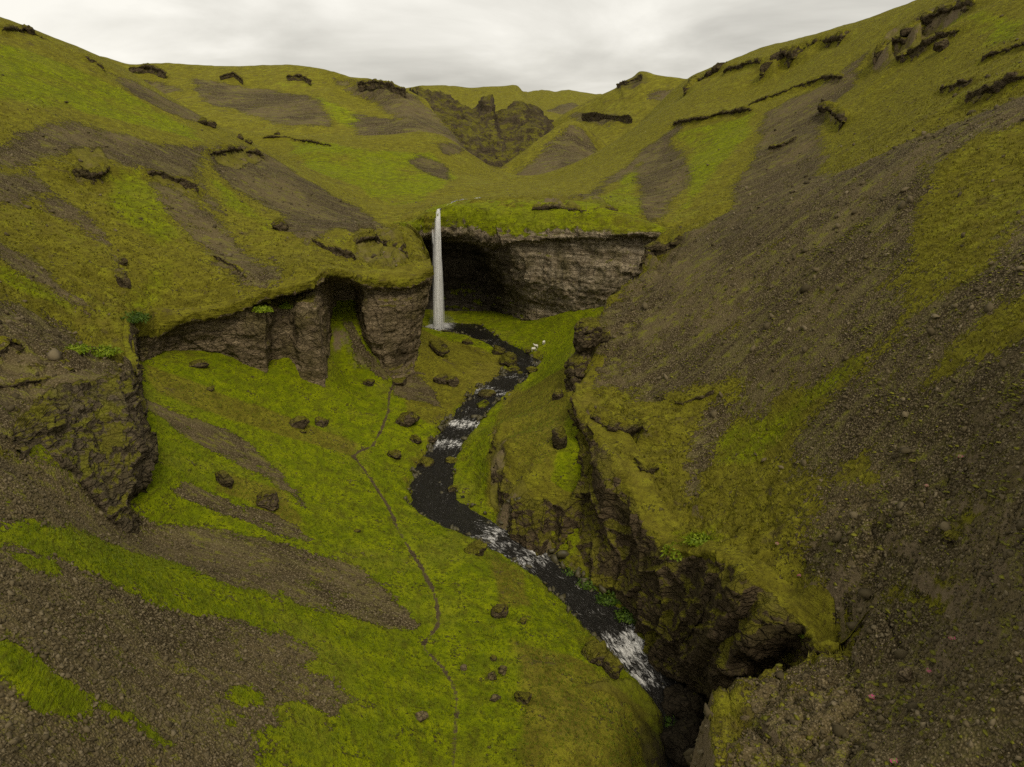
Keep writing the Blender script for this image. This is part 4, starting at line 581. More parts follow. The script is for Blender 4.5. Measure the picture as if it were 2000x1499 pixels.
def sheet_low(step=0.31):
    xs = np.arange(-62, 42, step); ys = np.arange(14, 206, step)
    X, Y = np.meshgrid(xs, ys, indexing='ij'); xy = np.c_[X.ravel(), Y.ravel()]
    s = signed(xy, RIM)
    z, e = low_height(xy)
    deep = -s   # metres into the rock
    z = z - smooth(3.0, 9.0, deep)*0.0
    V = np.c_[xy, z]; F = grid_faces(*X.shape)
    keep = (s[F] > -14).any(1)
    return V, F[keep], e

def sheet_up():
    ang = np.radians(np.concatenate([np.arange(-75, -46, 1.0), np.arange(-46, 46, 0.17), np.arange(46, 75.5, 1.0)]))
    r = [17.0]
    while r[-1] < 520: r.append(r[-1]*1.0055+0.02)
    r = np.array(r)
    A, R = np.meshgrid(ang, r, indexing='ij')
    xy = np.c_[(R*np.sin(A)).ravel(), (R*np.cos(A)).ravel()]
    s = signed(xy, RIM)
    p = np.c_[xy, 0*s]
    s0 = s; s = s + 0.5*fbm(p, 2.5, 3, .6, 4.0)
    z = up_height(xy)
    # hummocky moss-covered rock along the brinks
    br = smooth(-16, -3, s0 + 9*fbm(p, 14, 3, .6, 6.0))*smooth(230, 190, np.hypot(xy[:, 0], xy[:, 1]))
    k = np.where((br > .02) & (s0 < 2))[0]
    z[k] += lumps(np.c_[xy[k], z[k]], 1.5)*br[k]
    # rock bands: the slope breaks along a line, higher above and lower below
    for line, h, dep, lab in globals().get('OUTCROPS', []):
        L = np.array(line); c0 = L[:, :2].mean(0); R0 = np.linalg.norm(L[:, :2]-c0, axis=1).max()+6*h
        k = np.where(np.hypot(xy[:, 0]-c0[0], xy[:, 1]-c0[1]) < R0)[0]
        if len(k) < 20: continue
        q = xy[k]; dd, vv = polyline_dist(q, L[:, :2], np.c_[L[:, :2], L[:, 3:5]])
        e = ((q-vv[:, :2])*vv[:, 2:]).sum(1) + .35*h*fbm(np.c_[q, 0*dd], 1.5*h, 3, .6, 2.0)
        lat = np.sqrt(np.maximum(dd**2-((q-vv[:, :2])*vv[:, 2:]).sum(1)**2, 0))
        z[k] += .5*h*np.clip(.7+1.6*fbm(np.c_[q, 0*dd], 3.0*h, 3, .6, 9.0), .1, 1.3)*np.tanh(-e/(.18*h))*np.exp(-np.abs(e)/(1.9*h))*np.exp(-(lat/(1.2*h))**2)
    bare = np.minimum(polyline_dist(xy, OPEN_RIM), polyline_dist(xy, OPEN_RIM2)) < 2.6
    # the edge rolls over and drops into the gorge
    z = z - np.where(bare, 0.35*np.clip(s+0.9, 0, 1)**2, 1.0*smooth(-1.6, -.2, s)) - np.clip(s, 0, 3)**1.3*6.5
    V = np.c_[xy, z]; F = grid_faces(*A.shape, flip=True)
    lim = np.where(bare, 1.7, 0.0)
    keep = (s[F] < lim[F]).all(1)
    return V, F[keep], s

# ================================================================ helpers
def mesh_obj(name, V, F, mat=None, parent=None, smooth_shade=True, attrs=None):
    V = np.asarray(V, np.float32); F = np.asarray(F, np.int32)
    used = np.unique(F); remap = np.full(len(V), -1, np.int32); remap[used] = np.arange(len(used), dtype=np.int32)
    V = V[used]; F = remap[F]
    me = bpy.data.meshes.new(name); k = F.shape[1]
    me.vertices.add(len(V)); me.vertices.foreach_set('co', V.ravel())
    me.loops.add(F.size); me.loops.foreach_set('vertex_index', F.ravel())
    me.polygons.add(len(F)); me.polygons.foreach_set('loop_start', np.arange(0, F.size, k, dtype=np.int32))
    me.polygons.foreach_set('loop_total', np.full(len(F), k, np.int32))
    if smooth_shade: me.polygons.foreach_set('use_smooth', np.ones(len(F), bool))
    for an, (typ, arr) in (attrs or {}).items():
        a = me.attributes.new(an, typ, 'POINT')
        arr = np.asarray(arr, np.float32)[used]
        a.data.foreach_set('color' if typ == 'FLOAT_COLOR' else 'value', arr.ravel())
    me.update(); me.validate()
    ob = bpy.data.objects.new(name, me); col.objects.link(ob)
    if mat: me.materials.append(mat)
    if parent: ob.parent = parent
    return ob

def tag(o, label=None, cat=None, group=None, kind=None):
    if label: o['label'] = label
    if cat: o['category'] = cat
    if group: o['group'] = group
    if kind: o['kind'] = kind
    return o

# ================================================================ materials
class NT:
    def __init__(self, name):
        self.m = bpy.data.materials.new(name); self.m.use_nodes = True
        self.t = self.m.node_tree; self.n = self.t.nodes; self.l = self.t.links; self.n.clear()
    def node(self, t, ins=None, **k):
        n = self.n.new(t)
        for a, b in k.items(): setattr(n, a, b)
        for a, b in (ins or {}).items(): self.put(n.inputs[a], b)
        return n
    def put(self, sock, v):
        if isinstance(v, bpy.types.NodeSocket): self.l.new(v, sock)
        elif isinstance(v, (tuple, list)) and len(v) == 3 and sock.type == 'RGBA': sock.default_value = (*v, 1)
        else: sock.default_value = v
    def math(self, op, a, b=0.5, c=0.5, clamp=False):
        n = self.node('ShaderNodeMath', operation=op, use_clamp=clamp)
        self.put(n.inputs[0], a); self.put(n.inputs[1], b); self.put(n.inputs[2], c)
        return n.outputs[0]
    def mix(self, f, a, b):
        n = self.node('ShaderNodeMix', data_type='RGBA'); self.put(n.inputs[0], f); self.put(n.inputs[6], a); self.put(n.inputs[7], b)
        return n.outputs[2]
    def fmix(self, f, a, b):
        n = self.node('ShaderNodeMix', data_type='FLOAT'); self.put(n.inputs[0], f); self.put(n.inputs[2], a); self.put(n.inputs[3], b)
        return n.outputs[0]
    def noise(self, vec, scale, detail=4, rough=0.55, dist=0.0):
        return self.node('ShaderNodeTexNoise', {'Vector': vec, 'Scale': scale, 'Detail': detail, 'Roughness': rough, 'Distortion': dist}).outputs['Fac']
    def step(self, v, a, b):
        n = self.node('ShaderNodeMapRange', {'Value': v, 'From Min': a, 'From Max': b}, interpolation_type='SMOOTHSTEP')
        return n.outputs[0]
    def vscale(self, vec, s):
        return self.node('ShaderNodeVectorMath', {0: vec, 1: s}, operation='MULTIPLY').outputs[0]

def ground_material(name='ground_cover', tone=1.0, mossy=0.0, fs=1.0, joints=.6, rocks=((0.082, 0.060, 0.032), (0.245, 0.190, 0.115))):
    g = NT(name)
    pos = g.node('ShaderNodeNewGeometry'); P0 = pos.outputs['Position']; P = P0 if fs == 1.0 else g.vscale(P0, (fs, fs, fs)); N = pos.outputs['Normal']
    nz = g.node('ShaderNodeSeparateXYZ', {0: N}).outputs['Z']
    pz = g.node('ShaderNodeSeparateXYZ', {0: P}).outputs['Z']
    cov = g.node('ShaderNodeAttribute', attribute_name='cov')
    cs = g.node('ShaderNodeSeparateColor', {0: cov.outputs['Color']})
    scree_a, lush_a, rock_a, soil_a = cs.outputs[0], cs.outputs[1], cs.outputs[2], cov.outputs['Alpha']
    # noises shared by the layers
    n_big = g.noise(P, 0.06, 5, .6); n_mid = g.noise(P, 0.45, 5, .62); n_fine = g.noise(P, 2.6, 5, .68); n_tiny = g.noise(P, 11.0, 3, .7)
    n_con = g.noise(g.vscale(P, (.5, .5, 3.2)), 1.1, 5, .66)   # tracks and tussock rows along the contours
    n_strk = g.noise(g.vscale(P, (.14, 1.0, .3)), .55, 5, .65)    # runs down the slopes
    # ---- grass and moss
    olive = g.mix(g.step(n_mid, .35, .68), (0.138, 0.124, 0.012), (0.214, 0.202, 0.016))
    olive = g.mix(g.math('MULTIPLY', g.step(n_fine, .48, .66), .75), olive, (0.082, 0.066, 0.012))  # dark flecks: shadows among the tussocks, put into the colour
    lush = g.mix(g.step(n_mid, .36, .66), (0.130, 0.168, 0.002), (0.220, 0.255, 0.003))
    lush = g.mix(g.math('MULTIPLY', g.step(n_fine, .48, .68), .6), lush, (0.072, 0.098, 0.003))  # the same painted tussock shadows in the lush grass
    lf = g.step(g.math('ADD', lush_a, g.math('ADD', g.math('MULTIPLY', g.math('SUBTRACT', n_mid, .5), 0.9), g.math('MULTIPLY', g.math('SUBTRACT', n_big, .5), 1.6))), .20, .80)
    grass = g.mix(lf, olive, lush)
    grass = g.mix(g.math('MULTIPLY', g.step(n_big, .50, .66), .28), grass, (0.20, 0.16, 0.035))
    grass = g.mix(g.math('MULTIPLY', g.step(n_con, .48, .64), .55), grass, (0.066, 0.058, 0.008))
    grass = g.mix(g.math('MULTIPLY', g.step(n_tiny, .48, .70), .45), grass, (0.045, 0.045, 0.004))
    # ---- scree: every voronoi cell is a stone with its own tone
    vor = g.node('ShaderNodeTexVoronoi', {'Vector': P, 'Scale': 5.2, 'Randomness': 1.0}, feature='F1')
    vcol = g.node('ShaderNodeSeparateColor', {0: vor.outputs['Color']}).outputs[0]
    vd = vor.outputs['Distance']
    stone = g.node('ShaderNodeValToRGB', {0: vcol})
    cr = stone.color_ramp; cr.elements[0].position = 0; cr.elements[0].color = (0.066, 0.050, 0.024, 1)
    cr.elements[1].position = 1; cr.elements[1].color = (0.245, 0.197, 0.116, 1); q = cr.elements.new(.72); q.color = (0.142, 0.112, 0.062, 1)
    stone = g.mix(g.step(vd, .30, .62), stone.outputs[0], (0.036, 0.027, 0.013))
    stone = g.mix(g.math('MULTIPLY', g.step(n_big, .42, .62), .45), stone, (0.165, 0.128, 0.060))
    stone = g.mix(g.math('MULTIPLY', g.step(n_strk, .50, .66), .55), stone, (0.135, 0.118, 0.040))
    scree_moss = g.math('MULTIPLY', g.step(g.noise(g.vscale(P, (.40, 1, 1)), .8, 6, .76), .52, .62), g.step(g.math('ADD', n_big, g.math('MULTIPLY', n_strk, .6)), .58, .86))
    scree = g.mix(g.math('MULTIPLY', scree_moss, .8), stone, (0.150, 0.148, 0.018))
    # ---- rock: warped beds, cracks, stains; moss wherever it lies flat enough
    bed_a = g.node('ShaderNodeAttribute', attribute_name='bed').outputs['Fac']
    wz = g.math('ADD', g.math('MULTIPLY', pz, 1.0), g.math('MULTIPLY', g.math('SUBTRACT', n_mid, .5), 1.6))
    bed = g.node('ShaderNodeCombineXYZ', {0: 0.0, 1: 0.0, 2: wz}).outputs[0]
    bed = g.node('ShaderNodeVectorMath', {0: bed, 1: g.vscale(P, (.06, .06, 0.))}, operation='ADD').outputs[0]
    n_bed = g.noise(bed, 1.1, 5, .6)
    rock = g.mix(g.fmix(bed_a, n_mid, g.step(n_bed, .32, .66)), *rocks)
    rock = g.mix(g.math('MULTIPLY', g.step(n_mid, .45, .7), .6), rock, (0.135, 0.100, 0.058))
    rock = g.mix(g.math('MULTIPLY', g.step(g.noise(P, .22, 4, .6), .46, .66), .6), rock, (0.080, 0.068, 0.016))   # dark film of moss
    n_str = g.noise(g.vscale(P, (1.2, 1.2, .12)), 1.0, 4, .6)
    rock = g.mix(g.math('MULTIPLY', g.step(n_str, .52, .70), .5), rock, (0.052, 0.040, 0.026))
    rock = g.mix(g.math('MULTIPLY', g.step(n_fine, .5, .74), .6), rock, (0.040, 0.031, 0.021))
    joint = 1.0
    if joints: jp = g.node('ShaderNodeVectorMath', {0: g.vscale(P, (.55, .55, 1.15)), 1: g.node('ShaderNodeTexNoise', {'Vector': P, 'Scale': .7, 'Detail': 3}).outputs['Color']}, operation='ADD').outputs[0]
    if joints: jd = g.node('ShaderNodeTexVoronoi', {'Vector': jp, 'Scale': .9}, feature='DISTANCE_TO_EDGE').outputs['Distance']
    if joints: jd2 = g.node('ShaderNodeTexVoronoi', {'Vector': jp, 'Scale': 2.7}, feature='DISTANCE_TO_EDGE').outputs['Distance']
    if joints: joint = g.math('MINIMUM', g.step(jd, 0., .07), g.math('ADD', g.step(jd2, 0., .09), .45))
    if joints: rock = g.mix(g.math('MULTIPLY', g.math('SUBTRACT', 1.0, joint, clamp=True), joints), rock, (0.020, 0.015, 0.009))
    mz = g.math('ADD', nz, g.math('MULTIPLY', g.math('SUBTRACT', n_mid, .5), .8))
    mz = g.math('ADD', mz, g.math('MULTIPLY', g.math('SUBTRACT', n_fine, .5), 1.3))
    wet_shade_a = g.node('ShaderNodeAttribute', attribute_name='wet').outputs['Fac']
    rock = g.mix(g.math('MULTIPLY', wet_shade_a, .74), rock, (0.010, 0.008, 0.005))  # wet rock; in the gorge this darkening also paints in shade
    if tone != 1.0: rock = g.mix(1.0-tone, rock, (0.012, 0.010, 0.007))
    moss = g.step(mz, .36-mossy, .58-mossy)
    moss = g.math('MULTIPLY', moss, g.step(g.noise(P, .16, 3, .5), .28, .48))
    rockm = g.mix(g.math('MULTIPLY', moss, .88), rock, g.mix(.45, grass, (0.085, 0.078, 0.010)))
    # ---- layering, edges broken up below vertex size
    def edge(a, k=2.0): return g.step(g.math('ADD', g.math('ADD', a, g.math('MULTIPLY', g.math('SUBTRACT', n_strk, .5), k*.6)), g.math('ADD', g.math('MULTIPLY', g.math('SUBTRACT', n_fine, .5), k), g.math('MULTIPLY', g.math('SUBTRACT', n_mid, .5), k*.7))), .38, .62)
    es = edge(scree_a, 2.7); er = edge(rock_a, .9); eo = edge(soil_a, .8)
    scar = g.math('MULTIPLY', g.step(g.noise(g.vscale(P, (.7, 1, 1.6)), .30, 7, .72), .585, .64), g.math('SUBTRACT', 1.0, lush_a, clamp=True))
    grass = g.mix(g.math('MULTIPLY', scar, .7), grass, (0.075, 0.056, 0.026))
    cl = g.mix(es, grass, scree)
    steep = g.math('MULTIPLY', g.step(g.math('ADD', nz, g.math('MULTIPLY', g.math('SUBTRACT', n_mid, .5), .5)), .50, .36), 1.0)
    steep = g.math('MULTIPLY', steep, g.math('SUBTRACT', 1.0, g.step(g.math('ADD', g.node('ShaderNodeAttribute', attribute_name='turf').outputs['Fac'], g.math('MULTIPLY', g.math('SUBTRACT', n_fine, .5), 1.2)), .40, .62)))     # turf hangs over the brows
    er = g.math('MAXIMUM', er, steep)
    cl = g.mix(er, cl, rockm)
    cl = g.mix(eo, cl, g.mix(n_fine, (0.050, 0.037, 0.020), (0.115, 0.088, 0.045)))
    # ---- relief
    h_grass = g.math('ADD', g.math('MULTIPLY', n_con, .65), g.math('ADD', g.math('MULTIPLY', n_fine, .36), g.math('MULTIPLY', n_tiny, .08)))
    h_scree = g.math('ADD', g.math('MULTIPLY', g.math('SUBTRACT', 1.0, vd), .14), g.math('MULTIPLY', vcol, .06))
    h_rock = g.math('ADD', g.math('MULTIPLY', g.math('MULTIPLY', n_bed, bed_a), .8), g.math('ADD', g.math('MULTIPLY', joint, .32), g.math('ADD', g.math('MULTIPLY', n_mid, .6), g.math('MULTIPLY', n_fine, .30))))
    h = g.fmix(es, h_grass, h_scree); h = g.fmix(er, h, h_rock)
    bump = g.node('ShaderNodeBump', {'Height': h, 'Strength': 0.85, 'Distance': 1.0})
    bs = g.node('ShaderNodeBsdfPrincipled', {'Base Color': cl, 'Roughness': 0.9, 'Specular IOR Level': 0.06, 'Normal': bump.outputs[0]})
    g.node('ShaderNodeOutputMaterial', {0: bs.outputs[0]})
    return g.m

M_GROUND = ground_material(joints=0)
M_DARK = ground_material('dark_rock', .62, .02)
M_MOSSY = ground_material('mossy_rock', .5, .14)
M_CLIFF = ground_material('brown_cliff', 1.0, -.08, 1.0, 0.38, ((0.108, 0.080, 0.045), (0.330, 0.258, 0.160)))
M_PALECLIFF = ground_material('layered_cliff', 1.0, -.12, 1.0, 0.16, ((0.135, 0.104, 0.062), (0.420, 0.345, 0.235)))
M_GORGE = ground_material('gorge_rock', .70, .08, 1.0, 0.5, ((0.075, 0.052, 0.026), (0.220, 0.165, 0.098)))
M_SPUR = ground_material('fractured_rock', .68, -.12, 1.0, 0.55, ((0.060, 0.044, 0.023), (0.250, 0.205, 0.130)))
M_CRAG = ground_material('far_crag', .42, -.40, .4)
M_FAR = ground_material('far_cover', 1.0, -.30, .42, 0, ((0.030, 0.023, 0.012), (0.120, 0.092, 0.052)))
M_WETSHADE_ROCK = ground_material('wet_shaded_rock', .16, -.75)  # gorge boulders: wet rock, blackened further to paint in the slot's shade
M_PALE = ground_material('pale_rock', 1.0, -.6)

# ================================================================ ground
def cov_of(V, surf, base):
    c = np.tile(np.array(base, float), (len(V), 1))
    for kind, ch in (('lush', 1), ('olive', 1), ('scree', 0), ('moss', 0), ('rock', 2)):
        polys = [q for s, k, q in COVERS if s == surf and k == kind]
        if not polys: continue
        m = cover(V, polys, {'L': 1.0, 'U': 2.3}.get(surf, 5.0))
        if kind in ('olive', 'moss'): c[:, ch] *= 1-m
        else: c[:, ch] = np.maximum(c[:, ch], m*(.62 if kind == 'lush' and surf != 'L' else 1))
    return c

V, F, riv_e = sheet_low(); LOW_V, LOW_F = V, F
cv = cov_of(V, 'L', (0, .82, 0, 0))
pd = polyline_dist(V[:, :2], PATH) + 0.5*fbm(np.c_[V[:, :2], 0*V[:, 0]], 1.5, 3)
pth = .8*smooth(.5, .08, pd)*np.clip(.9+.8*fbm(np.c_[V[:, :2], 0*V[:, 0]], 7., 3, .6, 5.), .8, 1)*(.85+.15*smooth(46, 60, V[:, 1])); cv[:, 3] = pth; V[:, 2] -= .14*pth
cv[:, 2] = np.maximum(cv[:, 2], smooth(0.15, -0.2, riv_e))
cv[:, 1] *= 1-.45*smooth(5, 0, riv_e)*smooth(-.1, .2, fbm(V, 4., 3, .6))
k = np.where(np.maximum(cv[:, 2]*(riv_e > .3), smooth(7, 1, riv_e)*(riv_e > .5)*.5) > .05)[0]
V[k, 2] += lumps(V[k], 1.0)*np.maximum(cv[k, 2]*(riv_e[k] > .3), .5*smooth(7, 1, riv_e[k])*smooth(.3, 1.2, riv_e[k]))*1.1
wet_shade = cover(V, [q for s, k, q in COVERS if s == 'L' and k == 'wet'], 1.0)  # slot mask: wetness and painted shade together
valley = tag(mesh_obj('valley_floor', V, F, M_GROUND, attrs={'cov': ('FLOAT_COLOR', cv), 'wet': ('FLOAT', wet_shade)}), kind='structure')
LOW_C = cv
V, F, s_ = sheet_up(); UP_V, UP_F = V, F
cv = cov_of(V, 'U', (0, .18, 0, 0))
cv[:, 2] = np.maximum(cv[:, 2], smooth(-.5, .4, s_)); UP_C = cv
k = np.where(cv[:, 2]*(s_ < -1) > .05)[0]; V[k, 2] += lumps(V[k], 1.5)*cv[k, 2]
hillside = tag(mesh_obj('hillside', V, F, M_GROUND, attrs={'cov': ('FLOAT_COLOR', cv)}), kind='structure')

def build_cliff(key, ctrl, step, amp, beds, ribs, block, seed=0.0):
    G, s, t = patch(ctrl, step, {'left': .16, 'gorge': .26, 'bank': .26, 'spur': .3}.get(key, .4)); n, m = G.shape[:2]
    N = grid_normals(G).reshape(-1, 3); p = G.reshape(-1, 3).copy(); T = np.tile(t, n); S = np.repeat(s, m)
    face = smooth(.6, 1.1, T)
    d = amp*(1.0*fbm(p, 7, 4, .55, seed) + .5*fbm(p, 2.0, 4, .6, seed+3, ridged=True))*face
    zz = p.copy(); zz[:, :2] *= .05; zz[:, 2] += .6*fbm(p, 6, 2, .5, seed+5)
    d += beds*fbm(zz, 1.5, 4, .62, seed+9)*face
    rb = np.c_[S*1.0, T*.16, 0*S]; d += ribs*fbm(rb, .75, 3, .55, seed+2, ridged=True)*face
    wp = p + .5*np.c_[fbm(p, 1.5, 2), fbm(p, 1.5, 2, .5, 3.), fbm(p, 1.5, 2, .5, 7.)]
    for sc, am in {'gorge': ((5.0, 1.6), (2.0, .45), (.7, .15)), 'spur': ((4.2, 1.6), (1.5, .6), (.6, .25)), 'bank': ((3.6, 1.3), (1.4, .4), (.6, .15))}.get(key, ((3.2, 1.0), (1.4, .5), (.62, .2))):
        cr, rid = cells(wp*np.array([1, 1, .8]), sc, int(sc*10))
        d += block*am*((rid-.5)*1.1 - .5*smooth(.16, 0, cr))*face
    d += .9*fbm(p, 3.2, 4, .6, seed+6)*smooth(.6, 1.0, T)*smooth(3.0, 1.6, T)      # ragged brow
    d += (1-face)*.15*fbm(p, 2, 3, .6, seed)
    top = (T < 1.0)
    lift = np.where(T < .35, -.5+.65*smooth(0, .35, T), .15)
    zt = (up_height(p[top][:, :2]) if key != 'bank' else low_height(p[top][:, :2])[0]) + lift[top]
    k = smooth(.55, 1.0, T[top]); p[top, 2] = zt*(1-k) + p[top, 2]*k
    q = p + N*d[:, None]
    cv = np.zeros((len(p), 4)); cv[:, 2] = smooth(.75, 1.15, T+.5*fbm(p, 2.5, 3)); cv[:, 1] = .25
    wet = np.zeros(len(p))
    if key == 'gorge': wet[:] = .42*smooth(6.0, 9.5, S+1.2*fbm(p, 4, 3))*smooth(1.4, 2.4, T)  # damp ribs, the deep gorge's shade painted in as well
    if key == 'left': wet[:] = smooth(19.2, 20.2, S)*.9 + .6*smooth(.9, .3, np.hypot(S-17.0, (T-5.75)*1.6))  # darker flank past the buttress, and a dark round niche spot
    if key == 'falls':      # green brow over the lip, moss on the wet back wall
        cv[:, 2] = smooth(1.45, 2.0, T+.7*fbm(p, 3, 3)); cv[:, 1] = .75
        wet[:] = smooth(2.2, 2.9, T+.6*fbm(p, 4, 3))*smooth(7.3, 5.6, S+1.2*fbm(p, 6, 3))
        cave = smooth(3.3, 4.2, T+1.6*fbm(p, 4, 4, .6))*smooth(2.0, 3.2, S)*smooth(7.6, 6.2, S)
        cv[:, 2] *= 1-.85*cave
    if key == 'left': cv[:, 2] = smooth(1.8, 2.6, T+1.0*fbm(p, 2.5, 3))
    tn = T + 1.3*fbm(p, 2.2, 4, .65)
    turf = smooth({'left': 2.2, 'falls': 2.1, 'gorge': 1.7}.get(key, .6), {'left': 1.5, 'falls': 1.3, 'gorge': 1.1}.get(key, .4), tn)
    if key == 'gorge': cv[:, 2] = smooth(.95, 1.7, T+.9*fbm(p, 2.5, 3)); cv[:, 1] = .12
    if key == 'left': cv[:, 1] = .15
    if key == 'falls': cv[:, 1] = .6
    if key == 'spur': cv[:, 0] = smooth(1.4, .9, T); cv[:, 2] = smooth(.9, 1.3, T+.6*fbm(p, 2.5, 3))*smooth(6.9, 6.3, S); cv[:, 0] *= smooth(6.5, 6., S)
    return q, grid_faces(n, m, True), cv, wet, turf

for key, nm, step, amp, beds, ribs, block, bedc in (('left', 'left_cliff', .21, .55, .5, .12, .40, .5), ('falls', 'waterfall_cliff', .32, .8, .9, .0, .55, 1.0), ('gorge', 'gorge_cliff', .21, .45, .2, .35, .6, .1), ('bank', 'bank_cliff', .2, .7, .15, .2, .5, .1), ('spur', 'spur_cliff', .18, .8, .2, .0, .48, .1)):
    V, F, cv, wet, turf = build_cliff(key, CLIFFS[key], step, amp, beds, ribs, block)
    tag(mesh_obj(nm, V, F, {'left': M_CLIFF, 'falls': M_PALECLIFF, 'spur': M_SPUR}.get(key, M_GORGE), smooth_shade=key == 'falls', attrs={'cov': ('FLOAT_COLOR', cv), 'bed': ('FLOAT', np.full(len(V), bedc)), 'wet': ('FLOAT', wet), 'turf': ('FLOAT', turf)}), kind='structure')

for key in HILLS:
    G, s, t = patch(HILLS[key], 2.6 if key != 'distant_plateau' else 6.0); n, m = G.shape[:2]
    N = grid_normals(G).reshape(-1, 3); p = G.reshape(-1, 3)
    d = 3.0*fbm(p, 38, 5, .62, 2.0) + 7.5*fbm(p*np.array([1, .30, .30]), 46, 5, .5, 6.0, ridged=True)*(1.6 if key == 'distant_plateau' else 1)
    d *= np.where(np.tile(t, n) < 1.6, .45+.55*smooth(1.0, 1.6, np.tile(t, n)), 1)
    if key == 'crag_hill':
        cr, rid = cells(p + 3*np.c_[fbm(p, 9, 2), fbm(p, 9, 2, .5, 3.), fbm(p, 9, 2, .5, 7.)], 13, 5)
        d = d*.7 + 4.5*(rid-.5) - 2.0*smooth(.16, 0, cr) + 3.0*fbm(p, 14, 5, .62, 6.0, ridged=True)
    q = p + N*d[:, None]
    cv = cov_of(q, key, (0, .15, 1.0 if key == 'crag_hill' else 0, 0))
    tag(mesh_obj('hill_'+key if 'hill' not in key else key, q, grid_faces(n, m, True), M_CRAG if key == 'crag_hill' else M_FAR, attrs={'cov': ('FLOAT_COLOR', cv)}), kind='structure')

def ico(sub):
    import bmesh
    bm = bmesh.new(); bmesh.ops.create_icosphere(bm, subdivisions=sub, radius=1.0)
    V = np.array([v.co for v in bm.verts]); F = np.array([[v.index for v in f.verts] for f in bm.faces]); bm.free(); return V, F

# ================================================================ stream
def stream():
    R = RIV; L = np.r_[0, np.cumsum(np.hypot(*np.diff(R[:, :2], axis=0).T))]
    n = int(L[-1]/.28); s = np.linspace(0, L[-1], n)
    C = np.c_[[np.interp(s, L, R[:, k]) for k in range(4)]].T
    for _ in range(14): C[1:-1, :2] = (C[:-2, :2]+2*C[1:-1, :2]+C[2:, :2])/4
    T = np.gradient(C[:, :2], axis=0); T /= np.linalg.norm(T, axis=1)[:, None]
    Nn = np.c_[T[:, 1], -T[:, 0]]
    w = np.linspace(-1, 1, 41)
    X = C[:, None, :2] + Nn[:, None]*(w[None, :, None]*(C[:, None, 3:4]+1.5))
    sv = np.repeat(s, 41); wv = np.tile(w, n)
    p = np.c_[X.reshape(-1, 2), np.zeros(n*41)]
    rap = np.zeros(n)
    for x, y, a, b in RAPIDS:
        d = np.hypot(C[:, 0]-x, C[:, 1]-y); rap = np.maximum(rap, b*np.exp(-(d/a)**2))
    rap = np.maximum(rap, .38*smooth(-.25, .25, fbm(np.c_[s, 0*s, 0*s], 9., 3, .6)))
    rp = np.repeat(rap, 41)
    q = np.c_[sv*.45, wv*3, 0*sv]
    wave = (.13+.20*rp)*fbm(p, 1.6, 4, .6, 3.0) + (.02+.34*rp)*fbm(q*np.array([1, .7, 1]), .8, 4, .6, 8.0, ridged=True)
    z = np.repeat(C[:, 2], 41) + wave
    V = np.c_[p[:, :2], z]
    foam = np.clip(rp*.9 + .9*wave*rp, 0, 1.2)
    return V, grid_faces(n, 41), foam, np.c_[sv, wv*(np.repeat(C[:, 3], 41)+1.5), 0*sv]
g = NT('stream_water'); P_ = g.node('ShaderNodeNewGeometry').outputs['Position']
fa = g.node('ShaderNodeAttribute', attribute_name='foam').outputs['Fac']
fl_ = g.node('ShaderNodeAttribute', attribute_name='flow').outputs['Vector']
n1 = g.noise(g.vscale(fl_, (.8, 2.0, 1)), 1.0, 7, .7, 1.3); n2 = g.noise(P_, 5.0, 4, .6); n3 = g.noise(P_, .35, 3, .5)
ff = g.step(g.math('ADD', g.math('MULTIPLY', fa, .26), g.math('ADD', g.math('MULTIPLY', n1, 1.0), g.math('ADD', g.math('MULTIPLY', n2, .10), g.math('MULTIPLY', n3, .34)))), .88, 1.12)
ff = g.math('MULTIPLY', ff, g.step(fa, .02, .25))
cl = g.mix(ff, g.mix(n1, (.006, .006, .006), (.022, .019, .014)), (.74, .73, .70))
bp = g.node('ShaderNodeBump', {'Height': g.math('ADD', n1, g.math('MULTIPLY', n2, .4)), 'Strength': .9, 'Distance': .5})
bs = g.node('ShaderNodeBsdfPrincipled', {'Base Color': cl, 'Roughness': g.fmix(ff, .22, .8), 'Specular IOR Level': .22, 'Normal': bp.outputs[0]})
g.node('ShaderNodeOutputMaterial', {0: bs.outputs[0]}); M_WATER = g.m
V, F, foam, flow = stream()
tag(mesh_obj('stream', V, F, M_WATER, attrs={'foam': ('FLOAT', foam), 'flow': ('FLOAT_COLOR', np.c_[flow, np.ones(len(flow))])}), kind='structure')

# ================================================================ waterfall: many falling strands
g = NT('falling_water'); P_ = g.node('ShaderNodeNewGeometry').outputs['Position']
st = g.noise(g.vscale(P_, (3.2, 3.2, .22)), 1.0, 5, .65)
al = g.node('ShaderNodeAttribute', attribute_name='alpha').outputs['Fac']
af = g.math('MULTIPLY', al, g.step(st, .24, .56), clamp=True)
df = g.node('ShaderNodeBsdfDiffuse', {'Color': (.99, .99, .985)}); tl = g.node('ShaderNodeBsdfTranslucent', {'Color': (.99, .99, .985)})
ms = g.node('ShaderNodeMixShader', {0: .5, 1: df.outputs[0], 2: tl.outputs[0]})
tr = g.node('ShaderNodeBsdfTransparent')
mm = g.node('ShaderNodeMixShader', {0: af, 1: tr.outputs[0], 2: ms.outputs[0]})
g.node('ShaderNodeOutputMaterial', {0: mm.outputs[0]}); M_FALL = g.m

